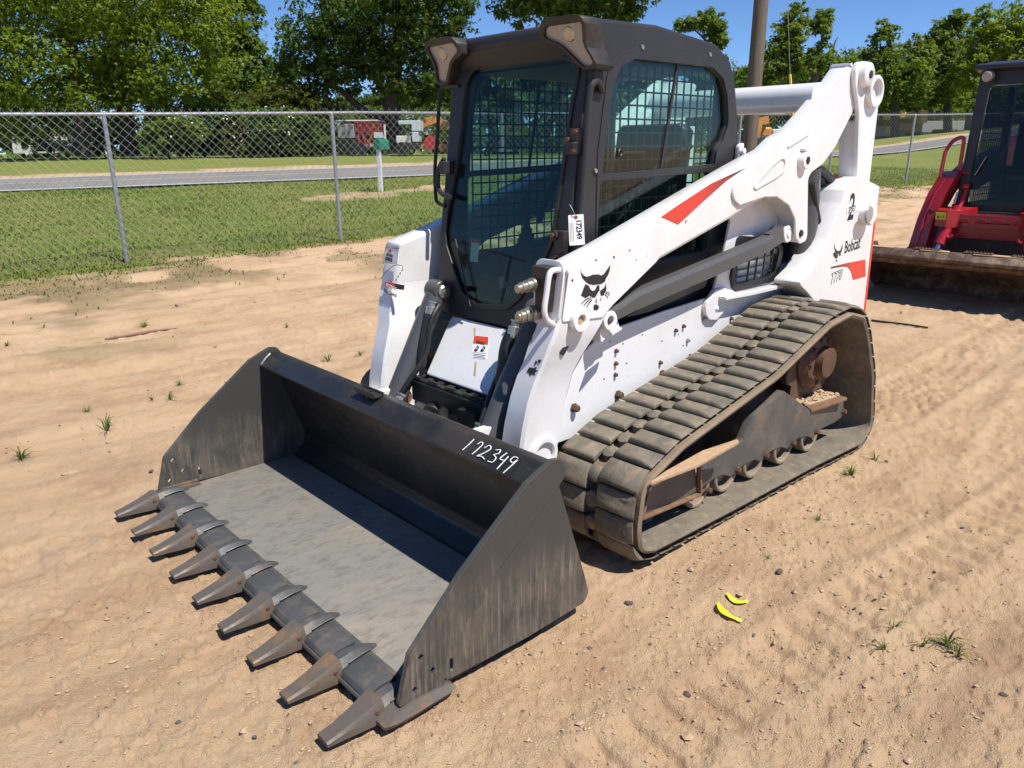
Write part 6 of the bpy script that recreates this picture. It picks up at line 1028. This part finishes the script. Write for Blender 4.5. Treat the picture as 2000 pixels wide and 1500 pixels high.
o = [(-60.658,-17.774,2.251)][0]
far('loader', 'rusty loader partly hidden by the red loader cab', 'loader', o, [('body', 'orange', [slab([(-60.427,-17.986,2.324)][0], [(-60.927,-17.528,2.747)][0], 1.5, .1)]), ('arm', 'rust', [slab([(-59.384,-18.941,2.477)][0], [(-60.365,-18.043,2.823)][0], 1.2, .1)])])
# ================================================================== small things on the yard
def tuft(seed, n, h, m='weed'):
    r = np.random.default_rng(seed); V = []
    for k in range(n):
        a = r.uniform(0, 6.28); l = h * r.uniform(.5, 1.1); lean = r.uniform(.25, 1.1); d = np.array((math.cos(a), math.sin(a), 0)); s = np.array((-math.sin(a), math.cos(a), 0)) * h * .020; p = d * h * .06 * r.random()
        pts = [p, p + d * l * .35 * math.sin(lean) + (0, 0, l * .45 * math.cos(lean * .6)), p + d * l * .8 * math.sin(lean) + (0, 0, l * .62 * math.cos(lean)), p + d * l * 1.1 * math.sin(lean) + (0, 0, l * .5 * math.cos(lean))]
        for i, (wa, wb) in enumerate(((1, .9), (.9, .6), (.6, .08))): V += [pts[i] - s * wa, pts[i] + s * wa, pts[i + 1] + s * wb, pts[i + 1] - s * wb]
    return np.array(V)
tuftm = [quadmesh('tuft', tuft(40 + k, (16, 26, 10)[k % 3], 1.), 'weed') for k in range(5)]
WE = [(1.908,-2.317,0.003),(2.392,-2.191,0.003),(1.42,-2.621,0.005),(1.52,-2.686,0.005),(0.179,-2.674,0.008),(-0.108,-2.651,0.009),(0.811,-5.082,0.019),(1.551,-5.629,0.018),(1.94,-5.152,0.012),(1.271,-2.865,0.006),(0.511,1.916,0.001),(0.438,1.969,0.001),(0.5,1.816,0.001),(0.652,1.843,0.001),(-0.766,1.105,0.002),(-1.069,1.105,0.002),(0.484,2.012,0.001),(2.394,-2.153,0.002),(0.289,-5.676,0.03),(1.908,-2.737,0.004),(1.145,-4.815,0.015),(-0.122,1.242,0.001),(0.376,1.268,0.001),(-4.893,-0.245,0.022),(-0.129,-3.988,0.017),(0.665,-3.72,0.011)]
WL = ['largest bright weed tuft on the sand left of the bucket', 'wide weed tuft at the left edge level with the bucket corner', 'upright weed just left of the upper bucket corner', 'small weed left of the upright weed near the bucket', 'thin spread weed behind the top bucket corner', 'weed tuft close to the front of the far track', 'short green weed beyond the dry stick', 'flat weed at left between wheel ruts', 'tiny weed at the left edge of the frame', 'flat stringy weed beside the top bucket edge', 'dark weed left of pair at lower right', 'tall dark weed of the pair at lower right', 'weed above the dark pair at lower right', 'weed right of the yellow ribbons', 'weed beside the long near track', 'weed beside the rear of the near track', 'small dark weed at the right edge below the pair', 'second blade clump at the left edge', 'small weed right of the dry stick', 'dry looking weed left of the big tuft', 'tiny weed left of the dry stick end', 'tiny weed below the near track rollers', 'tiny weed in front of the near track', 'weed near the red loader shadow', 'tiny weed far behind the bucket corner', 'tiny weed between stick and bucket']
WS = [.16, .12, .12, .07, .11, .10, .12, .10, .10, .07, .07, .085, .07, .07, .10, .09, .08, .07, .08, .07, .07, .05, .05, .07, .07, .06]
for k, (p, lb_, s) in enumerate(zip(WE, WL, WS)):
    o = link('weed_tuft', tuftm[k % 5], None, (p[0], p[1], G(p[0], p[1]) - .004)); o.scale = (s * 1.08,) * 3; o.rotation_euler = (0, 0, k * 1.7); tag(o, lb_, 'weed', 'weeds scattered on the sandy yard')
def stone(seed, m):
    r = np.random.default_rng(seed); bm = bmesh.new(); bmesh.ops.create_icosphere(bm, subdivisions=2, radius=1)
    for v in bm.verts: v.co = v.co * (1 + .5 * float(vnoise(np.array([v.co.x * 1.3 + seed]), np.array([v.co.y * 1.3 + v.co.z * .9]))[0])); v.co.z *= .62
    me = D.meshes.new('stone'); bm.to_mesh(me); bm.free(); me.materials.append(M[m]); me.shade_flat(); return me
for k, (p, s, m, lb_) in enumerate(zip([(2.247,-1.741,0.002),(1.036,1.072,0.001),(1.277,1.502,0.001),(0.451,1.359,0.001),(1.948,-2.14,0.003),(0.578,2.179,0.001)], (.045, .017, .014, .017, .02, .012), ('stone', 'darkstone', 'darkstone', 'darkstone', 'stone', 'darkstone'), ('flat dark edged clod left of the upper bucket corner', 'dark stone on the sand beside the bucket side plate', 'dark pebble below the yellow ribbons', 'dark pebble in front of the near track', 'small clod beside the largest weed', 'dark pebble at the lower right edge'))):
    o = link('stone', stone(k, m), None, (p[0], p[1], G(p[0], p[1]) + s * .2)); o.scale = (s * 1.0, s * .75, s * (.4 if k == 0 else .7)); o.rotation_euler = (0, 0, k * 2.2); tag(o, lb_, 'stone', 'loose stones on the yard')
sk = [(1.248,-4.757,0.014),(0.987,-4.797,0.016),(0.808,-4.817,0.017),(0.596,-4.813,0.018)]
so = np.array((sk[0][0], sk[0][1], G(*sk[0][:2]))); tag(mk('dry_stick', 'stick', None, [tube([np.array((p[0], p[1], G(p[0], p[1]) + .010)) - so for p in sk], [.008, .014, .013, .004], 8, 3)], loc=tuple(so)), 'long reddish dry stick lying on the sand at left', 'stick')
for pts, lb_ in (([(0.819,1.317,0.001),(0.848,1.347,0.001),(0.86,1.388,0.001),(0.851,1.434,0.001)], 'longer curved yellow plastic ribbon on the sand'), ([(0.752,1.312,0.001),(0.767,1.343,0.001),(0.755,1.368,0.001),(0.732,1.385,0.001)], 'shorter yellow plastic ribbon on the sand')):
    so = np.array((pts[0][0], pts[0][1], G(*pts[0][:2]))); P = cat([np.array((p[0], p[1], G(p[0], p[1]) + .012)) - so for p in pts], 4); V = []; n = len(P)
    for i, p in enumerate(P):
        d = P[min(i + 1, n - 1)] - P[max(i - 1, 0)]; d[2] = 0; d /= np.linalg.norm(d); s_ = np.array((-d[1], d[0], 0)) * .0085 * (.5 + .9 * math.sin(math.pi * (i + .6) / (n + .2))); tw = .002 * math.sin(i * .9); V += [p - s_ * 1.05 + (0, 0, tw), p + (0, 0, .0045), p + s_ * 1.05 - (0, 0, tw), p - (0, 0, .002)]
    secs = [V[4 * i:4 * i + 4] for i in range(n)]
    tag(mk('yellow_ribbon', 'yellow', None, [loft(secs)], 60, tuple(so)), lb_, 'ribbon', 'yellow ribbons on the sand')
cb_ = [(-4.367,-0.317,0.019),(-4.377,-0.186,0.018),(-4.406,-0.01,0.017),(-4.399,0.183,0.015)]; so = np.array((cb_[0][0], cb_[0][1], G(*cb_[0][:2])))
tag(mk('thin_cable', 'black', None, [tube([np.array((p[0], p[1], G(p[0], p[1]) + .012)) - so for p in cb_], .009, 6, 3)], loc=tuple(so)), 'thin dark cable lying on the ground before the red loader', 'cable')
# pebbles and crumbs: nobody could count them
r = np.random.default_rng(21); n = 30000; a = r.uniform(-.66, .66, n); q = np.exp(r.uniform(math.log(1.5), math.log(11), n)); X = 3 + q * np.cos(yaw + a); Y = 2.5813 + q * np.sin(yaw + a); dens = vnoise(X * .8, Y * .8, 90) + .5 + .25 * vnoise(X * 3, Y * 3, 91)
keep = (dens > .35 + r.random(n) * .6) & (fdist(X, Y) < -.3); keep &= ~((np.abs(Y) < 1.0) & (np.abs(X) < 2.1)); X, Y = X[keep], Y[keep]; Z = gz(X, Y); S_ = np.exp(r.normal(math.log(.0034), .55, len(X)))
ico = [(0, 0, 1), (.9, 0, .3), (.28, .85, .35), (-.72, .53, .28), (-.72, -.53, .3), (.28, -.85, .25), (0, 0, -.6)]; icf = [(0, 1, 2), (0, 2, 3), (0, 3, 4), (0, 4, 5), (0, 5, 1), (6, 2, 1), (6, 3, 2), (6, 4, 3), (6, 5, 4), (6, 1, 5)]
I = np.array(ico); V = (I[None] * r.uniform(.6, 1.3, (len(X), 7, 1)) * S_[:, None, None] * np.array((1, 1, .75))); ang = r.uniform(0, 6.28, len(X)); c, s = np.cos(ang)[:, None], np.sin(ang)[:, None]
V = np.stack([V[..., 0] * c - V[..., 1] * s * .8, V[..., 0] * s + V[..., 1] * c * .8, V[..., 2]], -1) + np.stack([X, Y, Z + S_ * .2], -1)[:, None]
F = (np.array(icf)[None] + 7 * np.arange(len(X))[:, None, None]).reshape(-1, 3); me = D.meshes.new('pebbles'); me.from_pydata(V.reshape(-1, 3), [], F.tolist()); me.materials.append(M['stone']); me.materials.append(M['darkstone'])
mi = np.repeat((r.random(len(X)) < .10).astype(int), 10); me.polygons.foreach_set('material_index', mi); o = link('pebbles', me); tag(o, 'scattered crumbs and pebbles over the sandy yard', 'pebbles', kind='stuff')
# grass between the fence and the road, and low weeds along the fence
def blades(X, Y, H, seed, W=.012):
    r = np.random.default_rng(seed); n = len(X); Z = gz(X, Y) - .01; a = r.uniform(0, 6.28, n); l = r.uniform(.2, .9, n); d = np.stack([np.cos(a), np.sin(a), 0 * a], 1); s = np.stack([-np.sin(a), np.cos(a), 0 * a], 1) * W * r.uniform(.6, 1.3, n)[:, None]; b = np.stack([X, Y, Z], 1)
    m = b + d * (H * .3 * l)[:, None] + np.array((0, 0, 1)) * (H * .6)[:, None]; t = b + d * (H * .9 * l)[:, None] + np.array((0, 0, 1)) * (H * (1.05 - .45 * l))[:, None]
    return np.stack([b - s, b + s, m + s * .7, m - s * .7, m - s * .7, m + s * .7, t + s * .1, t - s * .1], 1).reshape(-1, 3)
n = 110000; a = r.uniform(-.66, .7, n); q = np.sqrt(r.uniform(8.5 ** 2, 30 ** 2, n)); X = 3 + q * np.cos(yaw + a); Y = 2.5813 + q * np.sin(yaw + a); f = fdist(X, Y); rdd = roadd(X, Y); md = np.hypot((X - mpx) / 1.9, (Y - mpy) / .75)
nz = fbm(X, Y, .8, 4, 60); k = (f + nz * 1.1 > -.4) & (rdd < -.05) & ((md + nz * 1.3 > .9) | (r.random(n) < .1)); X, Y = X[k], Y[k]; H = .05 * (1 + 1.2 * np.clip(fbm(X, Y, .6, 3, 8) + .2, 0, 1)) * r.uniform(.6, 1.4, len(X))
o = link('lawn_grass', quadmesh('lawn_grass', blades(X, Y, H, 5), 'grass')); tag(o, 'mown green grass between the fence and the road', 'grass', kind='stuff')
n = 26000; X = r.uniform(-30, 7, n); Y = fence_y(X) + np.abs(r.normal(0, 1.1, n)) - .2; nz = fbm(X, Y, 1.4, 4, 80) + .12; k = (nz + r.normal(0, .08, n) > .10); X, Y = X[k], Y[k]; H = .03 * r.uniform(.4, 2.0, len(X))
o = link('fence_weeds', quadmesh('fence_weeds', blades(X, Y, H, 6, .009), 'weed')); tag(o, 'low straggling weeds on the dirt along the fence', 'weeds', kind='stuff')
